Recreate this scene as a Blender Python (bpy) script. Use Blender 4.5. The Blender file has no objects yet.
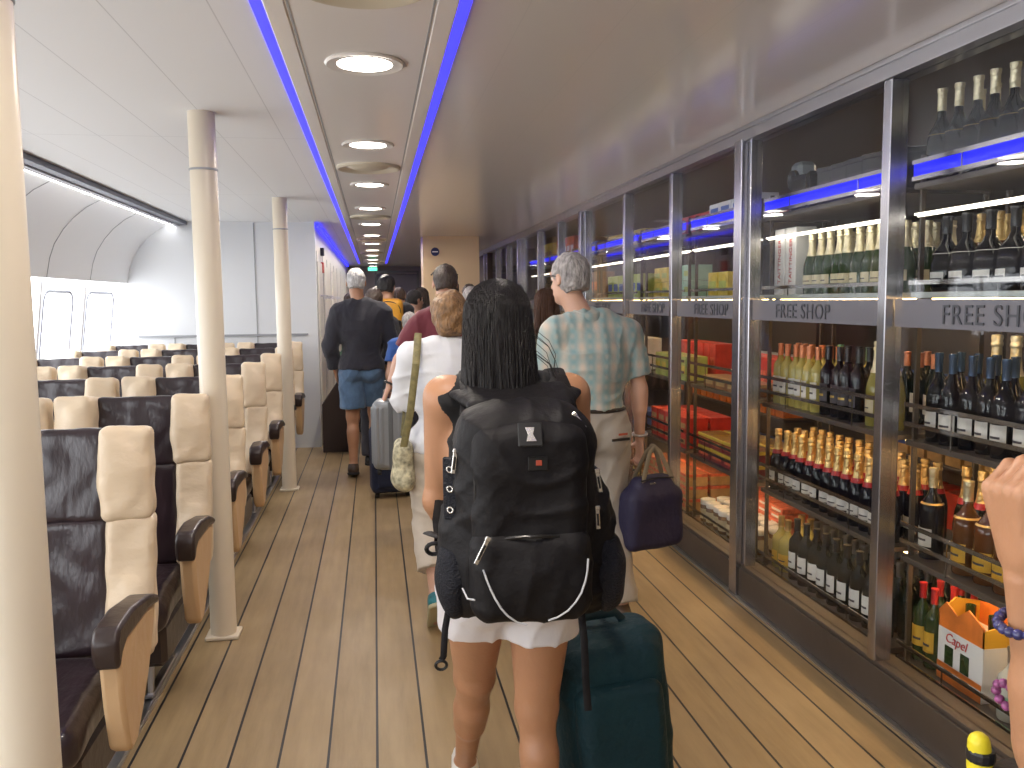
import bpy, math, random
import numpy as np
from mathutils import Vector, Matrix, Euler
random.seed(7)
PI = math.pi
S = bpy.context.scene
COL = S.collection

# ------------------------------------------------------------------ mesh builder
class MB:
    def __init__(s): s.v = []; s.f = []
    def add(s, vs, fs):
        n = len(s.v); s.v += [tuple(p) for p in vs]; s.f += [tuple(i + n for i in f) for f in fs]; return s
    def box(s, c, d, rot=None, b=0.0):
        x, y, z = d[0] / 2, d[1] / 2, d[2] / 2
        if b <= 0:
            vs = [(i * x, j * y, k * z) for i in (-1, 1) for j in (-1, 1) for k in (-1, 1)]
            fs = [(0, 1, 3, 2), (4, 6, 7, 5), (0, 4, 5, 1), (2, 3, 7, 6), (0, 2, 6, 4), (1, 5, 7, 3)]
        else:
            b = min(b, x * .99, y * .99, z * .99)
            vs = []
            for i in (-1, 1):
                for j in (-1, 1):
                    for k in (-1, 1):
                        vs += [(i * x, j * (y - b), k * (z - b)), (i * (x - b), j * y, k * (z - b)), (i * (x - b), j * (y - b), k * z)]
            def ix(i, j, k, a): return ((i > 0) * 4 + (j > 0) * 2 + (k > 0)) * 3 + a
            fs = []
            for q in (-1, 1):
                fs.append([ix(q, -1, -1, 0), ix(q, 1, -1, 0), ix(q, 1, 1, 0), ix(q, -1, 1, 0)][::q])
                fs.append([ix(-1, q, -1, 1), ix(-1, q, 1, 1), ix(1, q, 1, 1), ix(1, q, -1, 1)][::q])
                fs.append([ix(-1, -1, q, 2), ix(1, -1, q, 2), ix(1, 1, q, 2), ix(-1, 1, q, 2)][::q])
            for p in (-1, 1):
                for q in (-1, 1):
                    o = p * q
                    fs.append([ix(p, q, -1, 0), ix(p, q, -1, 1), ix(p, q, 1, 1), ix(p, q, 1, 0)][::o])
                    fs.append([ix(p, -1, q, 2), ix(p, -1, q, 0), ix(p, 1, q, 0), ix(p, 1, q, 2)][::-o])
                    fs.append([ix(-1, p, q, 1), ix(-1, p, q, 2), ix(1, p, q, 2), ix(1, p, q, 1)][::o])
                    for r in (-1, 1):
                        fs.append([ix(p, q, r, 0), ix(p, q, r, 1), ix(p, q, r, 2)][::p * q * r])
        if rot is not None:
            R = rot if isinstance(rot, Matrix) else Euler(rot).to_matrix()
            vs = [R @ Vector(v) for v in vs]
        return s.add([(v[0] + c[0], v[1] + c[1], v[2] + c[2]) for v in vs], fs)
    def tube(s, pts, r, n=8, flat=1.0, closed=False, up=None):
        pts = [Vector(p) for p in pts]; m = len(pts)
        rs = r if isinstance(r, (list, tuple)) else [r] * m
        vs = []; ref = None
        for i, p in enumerate(pts):
            if closed: t = (pts[(i + 1) % m] - pts[i - 1])
            else: t = pts[min(i + 1, m - 1)] - pts[max(i - 1, 0)]
            t.normalize()
            if ref is None:
                ref = Vector(up) if up else (Vector((0, 0, 1)) if abs(t.z) < .9 else Vector((1, 0, 0)))
            a = (ref - t * ref.dot(t)).normalized(); b = t.cross(a); ref = a
            for k in range(n):
                th = 2 * PI * k / n
                vs.append(p + a * math.cos(th) * rs[i] * flat + b * math.sin(th) * rs[i])
        fs = []
        for i in range(m if closed else m - 1):
            for k in range(n):
                j = (i + 1) % m
                fs.append((i * n + k, i * n + (k + 1) % n, j * n + (k + 1) % n, j * n + k))
        if not closed: fs += [tuple(range(n))[::-1], tuple(range((m - 1) * n, m * n))]
        return s.add(vs, fs)
    def lathe(s, prof, n=16, c=(0, 0, 0)):
        vs = []; m = len(prof)
        for r, z in prof:
            for k in range(n):
                th = 2 * PI * k / n; vs.append((c[0] + r * math.cos(th), c[1] + r * math.sin(th), c[2] + z))
        fs = [(i * n + k, i * n + (k + 1) % n, (i + 1) * n + (k + 1) % n, (i + 1) * n + k) for i in range(m - 1) for k in range(n)]
        if prof[0][0] > 1e-5: fs.append(tuple(range(n))[::-1])
        if prof[-1][0] > 1e-5: fs.append(tuple(range((m - 1) * n, m * n)))
        return s.add(vs, fs)
    def prism(s, poly, a, b, axis=0):           # poly of 2-D points extruded from a to b along axis
        n = len(poly); vs = []
        for h in (a, b):
            for p, q in poly:
                vs.append((h, p, q) if axis == 0 else ((p, h, q) if axis == 1 else (p, q, h)))
        fs = [(i, (i + 1) % n, n + (i + 1) % n, n + i) for i in range(n)] + [tuple(range(n))[::-1], tuple(range(n, 2 * n))]
        return s.add(vs, fs)
    def build(s, name, mat, parent=None, smooth=False, bevel=0.0, loc=None, subsurf=0):
        me = bpy.data.meshes.new(name); me.from_pydata(s.v, [], s.f); me.update()
        import bmesh
        bm = bmesh.new(); bm.from_mesh(me); bmesh.ops.recalc_face_normals(bm, faces=bm.faces); bm.to_mesh(me); bm.free()
        if smooth:
            me.polygons.foreach_set('use_smooth', [True] * len(me.polygons))
            try: me.set_sharp_from_angle(angle=math.radians(40))
            except Exception: pass
        me.materials.append(mat)
        o = bpy.data.objects.new(name, me); COL.objects.link(o)
        if parent: o.parent = parent
        if loc: o.location = loc
        if bevel:
            m = o.modifiers.new('bevel', 'BEVEL'); m.width = bevel; m.segments = 2; m.limit_method = 'ANGLE'
        if subsurf:
            m = o.modifiers.new('sub', 'SUBSURF'); m.levels = m.render_levels = subsurf
        return o

def text_mesh(body, size, m, parent, loc, rot, shear=0., space=1., align='LEFT', ext=.0008):
    cu = bpy.data.curves.new('lettering', 'FONT'); cu.body = body; cu.size = size; cu.extrude = ext; cu.shear = shear; cu.space_character = space; cu.align_x = align
    o = bpy.data.objects.new('lettering_source', cu); me = bpy.data.meshes.new_from_object(o); bpy.data.objects.remove(o)
    me.materials.clear(); me.materials.append(m)
    t = bpy.data.objects.new('lettering', me); COL.objects.link(t); t.parent = parent; t.location = loc; t.rotation_euler = rot
    return t
def tag(o, label=None, cat=None, group=None, kind=None):
    if label: o['label'] = label
    if cat: o['category'] = cat
    if group: o['group'] = group
    if kind: o['kind'] = kind
    return o
def empty(name, loc=(0, 0, 0), rz=0, label=None, cat=None, group=None, kind=None):
    o = bpy.data.objects.new(name, None); COL.objects.link(o); o.location = loc; o.rotation_euler = (0, 0, rz)
    o.empty_display_size = .05
    return tag(o, label, cat, group, kind)
def dup(o, loc, rz=0, label=None, group=None, parent=None, scale=None):
    c = o.copy(); COL.objects.link(c)
    if parent: c.parent = parent
    else: c.location = loc; c.rotation_euler = (0, 0, rz)
    if scale: c.scale = scale
    if label: c['label'] = label
    if group: c['group'] = group
    for ch in o.children: dup(ch, None, parent=c)
    return c

# ------------------------------------------------------------------ materials
def mat(name, col, rough=.5, metal=0., bump=0., bscale=30., var=0., vscale=8., spec=.5, emit=None, es=0., coat=0., stretch=(1, 1, 1), sheen=0., sss=0.):
    m = bpy.data.materials.new(name); m.use_nodes = True; nt = m.node_tree; p = nt.nodes['Principled BSDF']
    p.inputs['Base Color'].default_value = (*col, 1); p.inputs['Roughness'].default_value = rough
    p.inputs['Metallic'].default_value = metal; p.inputs['Specular IOR Level'].default_value = spec
    p.inputs['Coat Weight'].default_value = coat; p.inputs['Coat Roughness'].default_value = .12
    if sheen: p.inputs['Sheen Weight'].default_value = sheen
    if sss:
        p.inputs['Subsurface Weight'].default_value = sss; p.inputs['Subsurface Radius'].default_value = (.02, .008, .004)
    if emit: p.inputs['Emission Color'].default_value = (*emit, 1); p.inputs['Emission Strength'].default_value = es
    if bump or var:
        tc = nt.nodes.new('ShaderNodeTexCoord'); mp = nt.nodes.new('ShaderNodeMapping'); mp.inputs['Scale'].default_value = stretch
        nt.links.new(tc.outputs['Object'], mp.inputs[0])
        if bump:
            n = nt.nodes.new('ShaderNodeTexNoise'); n.inputs['Scale'].default_value = bscale; n.inputs['Detail'].default_value = 5
            nt.links.new(mp.outputs[0], n.inputs['Vector'])
            b = nt.nodes.new('ShaderNodeBump'); b.inputs['Strength'].default_value = bump; b.inputs['Distance'].default_value = .02
            nt.links.new(n.outputs[0], b.inputs['Height']); nt.links.new(b.outputs[0], p.inputs['Normal'])
        if var:
            n = nt.nodes.new('ShaderNodeTexNoise'); n.inputs['Scale'].default_value = vscale; n.inputs['Detail'].default_value = 6
            nt.links.new(mp.outputs[0], n.inputs['Vector'])
            r = nt.nodes.new('ShaderNodeValToRGB'); r.color_ramp.elements[0].position = .3; r.color_ramp.elements[1].position = .7
            r.color_ramp.elements[0].color = (*[c * (1 - var) for c in col], 1); r.color_ramp.elements[1].color = (*[min(1, c * (1 + var)) for c in col], 1)
            nt.links.new(n.outputs[0], r.inputs[0]); nt.links.new(r.outputs[0], p.inputs['Base Color'])
    return m
def N(nt, t, **kw):
    n = nt.nodes.new(t)
    for k, v in kw.items(): setattr(n, k, v)
    return n
def math_node(nt, op, a, b=None):
    n = nt.nodes.new('ShaderNodeMath'); n.operation = op
    for i, q in enumerate((a, b)):
        if q is None: continue
        if isinstance(q, (int, float)): n.inputs[i].default_value = q
        else: nt.links.new(q, n.inputs[i])
    return n.outputs[0]
def mixc(nt, fac, a, b):
    n = nt.nodes.new('ShaderNodeMix'); n.data_type = 'RGBA'
    for i, q in ((0, fac), (6, a), (7, b)):
        if isinstance(q, tuple): n.inputs[i].default_value = (*q, 1) if len(q) == 3 else q
        elif isinstance(q, (int, float)): n.inputs[i].default_value = q
        else: nt.links.new(q, n.inputs[i])
    return n.outputs[2]

M = {}
def floor_mat():
    m = bpy.data.materials.new('deck_planks'); m.use_nodes = True; nt = m.node_tree; p = nt.nodes['Principled BSDF']
    tc = N(nt, 'ShaderNodeTexCoord'); sp = N(nt, 'ShaderNodeSeparateXYZ'); nt.links.new(tc.outputs['Object'], sp.inputs[0])
    u = math_node(nt, 'DIVIDE', math_node(nt, 'ADD', sp.outputs[0], .6936 + 16.53), .16533)
    fr = math_node(nt, 'FRACT', u); idx = math_node(nt, 'FLOOR', u)
    d = math_node(nt, 'ABSOLUTE', math_node(nt, 'SUBTRACT', math_node(nt, 'FRACT', math_node(nt, 'ADD', u, .5)), .5))
    line = math_node(nt, 'LESS_THAN', d, .027)
    wn = N(nt, 'ShaderNodeTexWhiteNoise', noise_dimensions='1D'); nt.links.new(idx, wn.inputs['W'])
    mp = N(nt, 'ShaderNodeMapping'); mp.inputs['Scale'].default_value = (9, .9, 1)
    nt.links.new(tc.outputs['Object'], mp.inputs[0])
    n1 = N(nt, 'ShaderNodeTexNoise'); n1.inputs['Scale'].default_value = 2.2; n1.inputs['Detail'].default_value = 8; n1.inputs['Roughness'].default_value = .65
    nt.links.new(mp.outputs[0], n1.inputs['Vector'])
    n2 = N(nt, 'ShaderNodeTexNoise'); n2.inputs['Scale'].default_value = 2.2; n2.inputs['Detail'].default_value = 6
    nt.links.new(tc.outputs['Object'], n2.inputs['Vector'])
    c1 = mixc(nt, n1.outputs[0], (.17, .108, .048), (.46, .330, .17))
    c2 = mixc(nt, math_node(nt, 'MULTIPLY', n2.outputs[0], .5), c1, (.16, .115, .06))
    c3 = mixc(nt, math_node(nt, 'MULTIPLY', wn.outputs[0], .16), c2, (.62, .47, .28))
    c4 = mixc(nt, line, c3, (.008, .008, .01))
    nt.links.new(c4, p.inputs['Base Color'])
    rr = N(nt, 'ShaderNodeMapRange'); rr.inputs[3].default_value = .34; rr.inputs[4].default_value = .58
    nt.links.new(n2.outputs[0], rr.inputs[0]); nt.links.new(rr.outputs[0], p.inputs['Roughness'])
    b = N(nt, 'ShaderNodeBump'); b.inputs['Strength'].default_value = .25; b.inputs['Distance'].default_value = .004
    nt.links.new(math_node(nt, 'SUBTRACT', n1.outputs[0], line), b.inputs['Height']); nt.links.new(b.outputs[0], p.inputs['Normal'])
    return m
M['floor'] = floor_mat()
def ceil_mat(nm, col, dark=False):
    m = mat(nm, col, .28 if dark else .6, coat=.5 if dark else 0., spec=.5 if dark else .25); nt = m.node_tree; p = nt.nodes['Principled BSDF']
    p.inputs['Coat Roughness'].default_value = .13
    tc = N(nt, 'ShaderNodeTexCoord'); sp = N(nt, 'ShaderNodeSeparateXYZ'); nt.links.new(tc.outputs['Object'], sp.inputs[0])
    def seam(o, step, off, w):
        u = math_node(nt, 'DIVIDE', math_node(nt, 'ADD', o, off), step)
        d = math_node(nt, 'ABSOLUTE', math_node(nt, 'SUBTRACT', math_node(nt, 'FRACT', math_node(nt, 'ADD', u, .5)), .5))
        return math_node(nt, 'LESS_THAN', d, w / step)
    a = seam(sp.outputs[0], .30, 30.0 + .74 - .6, .0022); b = seam(sp.outputs[1], 2.4, 24 + .15, .003)
    ln = math_node(nt, 'MAXIMUM', a, b)
    nt.links.new(mixc(nt, math_node(nt, 'MULTIPLY', ln, .10 if dark else .35), col, (.3, .3, .3)), p.inputs['Base Color'])
    n = N(nt, 'ShaderNodeTexNoise'); n.inputs['Scale'].default_value = 1.6; nt.links.new(tc.outputs['Object'], n.inputs['Vector'])
    bp = N(nt, 'ShaderNodeBump'); bp.inputs['Strength'].default_value = .02; bp.inputs['Distance'].default_value = .02
    nt.links.new(n.outputs[0], bp.inputs['Height']); nt.links.new(bp.outputs[0], p.inputs['Normal']); nt.links.new(bp.outputs[0], p.inputs['Coat Normal'])
    return m
M['ceil'] = ceil_mat('ceiling_laminate', (.80, .80, .80)); M['ceil2'] = ceil_mat('shaded_ceiling_laminate', (.70, .66, .62), True)  # ceil2: same ceiling right of the tray, weaker window light put into its colour
def glass_mat(name, tint=(1, 1, 1), refl=1.0):
    m = bpy.data.materials.new(name); m.use_nodes = True; nt = m.node_tree
    for n in list(nt.nodes): nt.nodes.remove(n)
    o = N(nt, 'ShaderNodeOutputMaterial'); t = N(nt, 'ShaderNodeBsdfTransparent'); t.inputs[0].default_value = (*tint, 1)
    g = N(nt, 'ShaderNodeBsdfGlossy'); g.inputs['Roughness'].default_value = .02; g.inputs[0].default_value = (.9, .9, .92, 1)
    f = N(nt, 'ShaderNodeLayerWeight'); f.inputs[0].default_value = .5
    fr = math_node(nt, 'ADD', math_node(nt, 'MULTIPLY', math_node(nt, 'POWER', f.outputs['Facing'], 5.0), .9), .018)
    mx = N(nt, 'ShaderNodeMixShader'); nt.links.new(math_node(nt, 'MULTIPLY', fr, refl), mx.inputs[0])
    nt.links.new(t.outputs[0], mx.inputs[1]); nt.links.new(g.outputs[0], mx.inputs[2]); nt.links.new(mx.outputs[0], o.inputs[0])
    return m
M['glass'] = glass_mat('shop_glass', (.95, .96, .96), .8)
M['winglass'] = glass_mat('window_glass', (1, 1, 1), .6)
M['eyeglass'] = glass_mat('spectacle_glass', (.9, .9, .9))
def frost_mat():
    m = bpy.data.materials.new('frosted_band'); m.use_nodes = True; nt = m.node_tree; p = nt.nodes['Principled BSDF']
    p.inputs['Base Color'].default_value = (.24, .245, .29, 1); p.inputs['Roughness'].default_value = .35; p.inputs['Alpha'].default_value = .62
    return m
M['frost'] = frost_mat()
M['white'] = mat('white_panel', (.86, .87, .88), .45, bump=.02, bscale=3)
M['white2'] = mat('white_door_panel', (.70, .68, .64), .4)
M['tray'] = mat('tray_panel', (.84, .80, .76), .3, coat=.3)
M['cream_paint'] = mat('cream_pillar_paint', (.74, .66, .53), .32, bump=.03, bscale=6, var=.03, vscale=3)
M['vent'] = mat('vent_cream', (.62, .56, .44), .4)
M['steel'] = mat('brushed_steel', (.50, .50, .53), .30, 1., bump=.03, bscale=60, stretch=(1, 1, .03))
M['bronze'] = mat('dark_bronze_metal', (.085, .068, .055), .45, .3, bump=.05, bscale=20, var=.15, vscale=3)
M['steelbar'] = mat('polished_steel_bar', (.42, .40, .38), .22, 1.)
M['alu'] = mat('aluminium_track', (.55, .55, .56), .35, 1.)
M['darkalu'] = mat('dark_rail', (.16, .17, .20), .4, .6)
M['black'] = mat('black_paint', (.015, .015, .017), .4)
M['rubber'] = mat('black_rubber', (.02, .02, .02), .7)
M['lamp'] = mat('lamp_diffuser', (1, 1, 1), .5, emit=(1, .93, .82), es=12)
M['led_blue'] = mat('blue_led', (.02, .02, .3), .5, emit=(.030, .028, 1.0), es=2.6)
M['led_blue2'] = mat('blue_shelf_led', (.01, .01, .3), .5, emit=(.008, .012, 1.0), es=1.0)
M['led_white'] = mat('white_led', (1, 1, 1), .5, emit=(1, .90, .74), es=3)
M['led_warm'] = mat('warm_led', (1, 1, 1), .5, emit=(1, .60, .24), es=22)
M['exit'] = mat('exit_green', (.1, .6, .4), .5, emit=(.1, .8, .5), es=1.5)
M['leather_dark'] = mat('dark_aubergine_leather', (.026, .015, .020), .28, bump=.55, bscale=7, stretch=(2.2, 1, .8), var=.2, vscale=5, coat=.25)
M['leather_cream'] = mat('cream_leather', (.72, .58, .41), .42, bump=.45, bscale=9, stretch=(1, 1, 1.8), var=.05, vscale=6)
M['armrest_dark'] = mat('dark_armrest_cap', (.035, .022, .02), .33, bump=.15, bscale=20)
M['armrest_cream'] = mat('tan_armrest_vinyl', (.60, .40, .22), .42, bump=.35, bscale=12)

# ------------------------------------------------------------------ signed distance mesher
def sd_prim(P, pr):
    k = pr[0]
    if k == 'cap':
        a, b, ra, rb = [np.asarray(q, np.float32) for q in pr[1:5]]; flat = pr[5] if len(pr) > 5 else None
        pa = P - a; ba = b - a; 
        if flat is not None:
            n = np.asarray(flat[0], np.float32); n = n / np.linalg.norm(n); s = flat[1]
            pa = pa + (pa @ n)[..., None] * n * (1 / s - 1); ba = ba + (ba @ n) * n * (1 / s - 1)
        t = np.clip((pa @ ba) / max(1e-9, float(ba @ ba)), 0, 1)
        d = np.linalg.norm(pa - t[..., None] * ba, axis=-1) - (ra + (rb - ra) * t)
        return d
    if k == 'ell':
        c, r = [np.asarray(q, np.float32) for q in pr[1:3]]; q = P - c
        if len(pr) > 3 and pr[3] is not None: q = q @ np.asarray(Euler(pr[3]).to_matrix(), np.float32)
        k0 = np.linalg.norm(q / r, axis=-1); k1 = np.linalg.norm(q / (r * r), axis=-1)
        return k0 * (k0 - 1) / np.maximum(k1, 1e-6)
    if k == 'box':
        c, h, rd = np.asarray(pr[1], np.float32), np.asarray(pr[2], np.float32), pr[3]; q = P - c
        if len(pr) > 4 and pr[4] is not None: q = q @ np.asarray(Euler(pr[4]).to_matrix(), np.float32)
        q = np.abs(q) - (h - rd)
        return np.linalg.norm(np.maximum(q, 0), axis=-1) + np.minimum(q.max(-1), 0) - rd
def bounds(pr):
    k = pr[0]
    if k == 'cap':
        a, b = np.asarray(pr[1]), np.asarray(pr[2]); r = max(pr[3], pr[4]); return np.minimum(a, b) - r, np.maximum(a, b) + r
    if k == 'ell': r = np.asarray(pr[2]); r = r if len(pr) < 4 or pr[3] is None else np.full(3, r.max()); return np.asarray(pr[1]) - r, np.asarray(pr[1]) + r
    h = np.asarray(pr[2]); h = h if len(pr) < 5 or pr[4] is None else np.full(3, np.linalg.norm(h)); return np.asarray(pr[1]) - h, np.asarray(pr[1]) + h
def sdf_mesh(items, vox, name, material, parent=None, wob=0.0, wobf=20., fold=0.0):
    """items: (op, k, prim, planes) with op add|sub|cut ; planes limit that primitive"""
    items = [tuple(i) + (None,) * (4 - len(i)) for i in items]
    lo = np.min([bounds(p)[0] for op, k, p, c in items if op == 'add'], 0) - 3 * vox
    hi = np.max([bounds(p)[1] for op, k, p, c in items if op == 'add'], 0) + 3 * vox
    n = np.ceil((hi - lo) / vox).astype(int) + 1
    D = np.full(n, 1.0, np.float32)
    ax = [lo[i] + vox * np.arange(n[i]) for i in range(3)]
    for op, k, p, pl in items:
        if op == 'plane':                       # remove everything beyond plane (point, normal)
            X, Y, Z = np.meshgrid(*ax, indexing='ij', sparse=True)
            q, nn = p; d = (X - q[0]) * nn[0] + (Y - q[1]) * nn[1] + (Z - q[2]) * nn[2]
            D = np.maximum(D, d.astype(np.float32)); continue
        a, b = bounds(p); mg = k + 3 * vox + .01
        i0 = np.clip(np.floor((a - mg - lo) / vox).astype(int), 0, n); i1 = np.clip(np.ceil((b + mg - lo) / vox).astype(int) + 1, 0, n)
        if (i1 <= i0).any(): continue
        G = np.stack(np.meshgrid(*[ax[i][i0[i]:i1[i]].astype(np.float32) for i in range(3)], indexing='ij'), -1)
        d = sd_prim(G, p)
        for q, nn in (pl or []):
            nn = np.asarray(nn, np.float32); nn = nn / np.linalg.norm(nn)
            d = np.maximum(d, (G - np.asarray(q, np.float32)) @ nn)
        s = tuple(slice(i0[i], i1[i]) for i in range(3)); A = D[s]
        if op == 'add':
            if k > 0:
                h = np.clip(.5 + .5 * (d - A) / k, 0, 1); D[s] = d + (A - d) * h - k * h * (1 - h)
            else: D[s] = np.minimum(A, d)
        else:
            if k > 0:
                h = np.clip(.5 - .5 * (A + d) / k, 0, 1); D[s] = A + (-d - A) * h + k * h * (1 - h)
            else: D[s] = np.maximum(A, -d)
    if wob:
        X, Y, Z = np.meshgrid(*ax, indexing='ij', sparse=True)
        D = D + (wob * (np.sin(X * wobf + 1.3 * np.sin(Z * wobf * .6)) * np.sin(Z * wobf * .8 + 2 * np.sin(Y * wobf * .5 + X * 7)) )).astype(np.float32)
    if fold:
        X, Y, Z = np.meshgrid(*ax, indexing='ij', sparse=True)
        ph = 1.7 * np.sin(X * 9 + 1.1) + 1.3 * np.sin(Z * 6.3 + Y * 5) + 1.1 * np.sin(X * 17 - Z * 11)
        w1 = 1 - np.abs(np.sin(Z * 30 + X * 13 * np.sin(Z * 4.1 + 1) + ph)); w2 = 1 - np.abs(np.sin(X * 34 - Z * 15 + Y * 12 + 1.4 * np.sin(Z * 9.7) + .7 * ph))
        m1 = .5 + .5 * np.sin(Z * 8.3 + X * 10.7 + 2 * np.sin(Y * 9)); D = D - (fold * (w1 ** 2.2 * m1 + .8 * w2 ** 2.2 * (1 - m1) - .28)).astype(np.float32)
    # naive surface nets
    neg = D < 0
    c = np.zeros(tuple(n - 1), np.int8)
    for i in (0, 1):
        for j in (0, 1):
            for l in (0, 1): c += neg[i:n[0] - 1 + i, j:n[1] - 1 + j, l:n[2] - 1 + l]
    act = (c > 0) & (c < 8); idx = np.full(act.shape, -1, np.int64); cells = np.argwhere(act); idx[act] = np.arange(len(cells))
    acc = np.zeros((len(cells), 3)); cnt = np.zeros(len(cells))
    cor = [(i, j, l) for i in (0, 1) for j in (0, 1) for l in (0, 1)]
    val = {q: D[cells[:, 0] + q[0], cells[:, 1] + q[1], cells[:, 2] + q[2]] for q in cor}
    for q in cor:
        for axx in range(3):
            if q[axx] == 0:
                w = list(q); w[axx] = 1; w = tuple(w); a, b = val[q], val[w]; mk = (a < 0) != (b < 0)
                t = np.where(mk, a / np.where(mk, a - b, 1), 0); pt = np.tile(np.array(q, float), (len(cells), 1)); pt[:, axx] = t
                acc += pt * mk[:, None]; cnt += mk
    V = lo + vox * (cells + acc / cnt[:, None])
    F = []
    for axx in range(3):
        u, v = [(1, 2), (2, 0), (0, 1)][axx]
        sl0 = [slice(1, None)] * 3; sl0[axx] = slice(0, -1); sl1 = [slice(1, None)] * 3; sl1[axx] = slice(1, None)
        a, b = neg[tuple(sl0)], neg[tuple(sl1)]; e = np.argwhere(a != b)
        base = e + 1; base[:, axx] -= 1
        ok = (base[:, u] < act.shape[u]) & (base[:, v] < act.shape[v]) & (base[:, axx] < act.shape[axx]); e = e[ok]; base = base[ok]
        inside = a[tuple(e.T)]
        def g(du, dv):
            q = base.copy(); q[:, u] -= du; q[:, v] -= dv; return idx[tuple(q.T)]
        quad = np.stack([g(1, 1), g(0, 1), g(0, 0), g(1, 0)], 1)
        quad[~inside] = quad[~inside][:, ::-1]; F.append(quad)
    F = np.concatenate(F); F = F[(F >= 0).all(1)]
    me = bpy.data.meshes.new(name); me.vertices.add(len(V)); me.vertices.foreach_set('co', V.astype(np.float32).ravel())
    me.loops.add(F.size); me.loops.foreach_set('vertex_index', F.astype(np.int32).ravel())
    me.polygons.add(len(F)); me.polygons.foreach_set('loop_start', np.arange(0, F.size, 4, dtype=np.int32)); me.polygons.foreach_set('loop_total', np.full(len(F), 4, np.int32))
    me.update(calc_edges=True); me.validate(); me.polygons.foreach_set('use_smooth', [True] * len(me.polygons))
    me.materials.append(material)
    o = bpy.data.objects.new(name, me); COL.objects.link(o)
    if parent: o.parent = parent
    return o

# ------------------------------------------------------------------ the setting
ZC = 2.39; XR = 1.83; YB = 9.35; YE = 21.0; YN = -5.0
XWT, XWB = -2.49, -2.72      # window wall, top of glass and floor
def struct(o, label=None): return tag(o, label, kind='structure')
def sbox(name, c, d, m, **k): return struct(MB().box(c, d).build(name, m, **k))
f = sbox('floor', ((-2.9 + 6.2) / 2, (YN + YE) / 2, -.05), (9.1, YE - YN, .1), M['floor'])
f.data.transform(Matrix.Identity(4))
M['shopfloor'] = mat('shop_floor_tiles', (.12, .10, .09), .3)
ceiling = struct(MB().box(((-1.93 + 0) / 2, (YN + YE) / 2, ZC + .03), (1.93, YE - YN, .06)).build('ceiling', M['ceil']))
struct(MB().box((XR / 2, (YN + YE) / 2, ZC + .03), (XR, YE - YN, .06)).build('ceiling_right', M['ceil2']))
# cove from the ceiling down to the windows
def wx(z): return XWT + (XWB - XWT) * (1.76 - z) / 1.76
cv = MB(); prof = [(-1.93, ZC + .02), (-2.06, ZC - .03), (-2.17, ZC - .09), (-2.27, ZC - .17), (-2.35, ZC - .26), (-2.42, ZC - .37), (-2.46, ZC - .48), (XWT, 1.76)]
prof2 = [(x - .05, z + .03) for x, z in prof]
cv.prism(prof + prof2[::-1], YN, YB, axis=1)
cvo = struct(cv.build('wall_cove', M['white'], smooth=True))
sm = MB()
M['seam'] = mat('panel_seam', (.35, .36, .38), .6)
for y in (8.18, 7.15, 6.1, 5.05, 4.0, 2.95):
    sm.tube([(x + .001, y, z - .001) for x, z in prof], .0035, 5)
struct(sm.build('cove_seams', M['seam'], cvo))
sbox('trim_1', (-1.915, (YN + YB) / 2, ZC - .012), (.07, YB - YN, .05), M['darkalu'])
sbox('trim_2', (-1.975, (YN + YB) / 2, ZC - .035), (.05, YB - YN, .025), mat('light_rail', (.5, .5, .55), .4))
sbox('added_cove_fill', (-2.022, (YN + YB) / 2, ZC - .036), (.040, YB - YN, .008), mat('cove_fill_glow', (1, 1, 1), .5, emit=(1, .98, .96), es=7))  # added glowing strip that brightens the cove; the rail itself is unlit
# window wall: sill wall, head, glazed panels with rounded frames
ZS = .74
wl = MB(); wl.prism([(wx(0), 0), (wx(ZS), ZS), (wx(ZS) - .12, ZS), (wx(0) - .12, 0)], YN, YB, axis=1)
struct(wl.build('wall_left', M['white']))
ys = [YB, 8.18, 7.15, 6.1, 5.05, 4.0, 2.95, 1.9, .85, -.2, -1.25, -2.3, -3.4, YN]
M['winframe'] = mat('window_frame_grey', (.45, .47, .54), .5)
for i in range(len(ys) - 1):
    y1, y0 = ys[i], ys[i + 1]
    w = empty('window_%d' % (i + 1), (0, 0, 0), kind='structure')
    g = MB(); g.add([(wx(ZS) - .08, y0, ZS), (wx(ZS) - .08, y1, ZS), (wx(1.76) - .08, y1, 1.76), (wx(1.76) - .08, y0, 1.76)], [(0, 1, 2, 3)])
    g.build('pane', M['winglass'], w)
    st = MB(); st.tube([(wx(ZS) - .04, y1 - .0, ZS), (wx(1.76) - .04, y1, 1.76)], .018, 6); st.build('mullion', M['white'], w)
    a, b = y0 + .10, y1 - .26; zt, zb, r = 1.66, .80, .10; pts = []
    for cy, cz, t0 in ((b - r, zt - r, 0), (a + r, zt - r, 90), (a + r, zb + r, 180), (b - r, zb + r, 270)):
        for k in range(5):
            t = math.radians(t0 + 22.5 * k); yy = cy + r * math.cos(t); zz = cz + r * math.sin(t); pts.append((wx(zz) - .05, yy, zz))
    fr = MB().tube(pts, .014, 6, closed=True); fr.build('window_frame', M['winframe'], w)
# bulkhead across the seats, with panels
bk = MB(); bp = [(-.60, 0), (-.60, ZC), (-1.93, ZC)] + prof[1:] + [(wx(0), 0)]
bk.prism([(x, z) for x, z in bp], YB, YB + .08, axis=1)
M['bulk'] = mat('bulkhead_white', (.74, .76, .78), .35)
bo = struct(bk.build('wall_bulkhead', M['bulk']))
l = MB().box((-1.22, YB - .004, 1.6), (.008, .008, 1.55)).box((-1.55, YB - .012, 1.215), (1.7, .025, .02)).box((-2.05, YB - .004, .95), (.008, .008, .5)).box((-1.62, YB - .004, .95), (.008, .008, .5)); l.build('panel_joints', M['seam'], bo)
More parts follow.
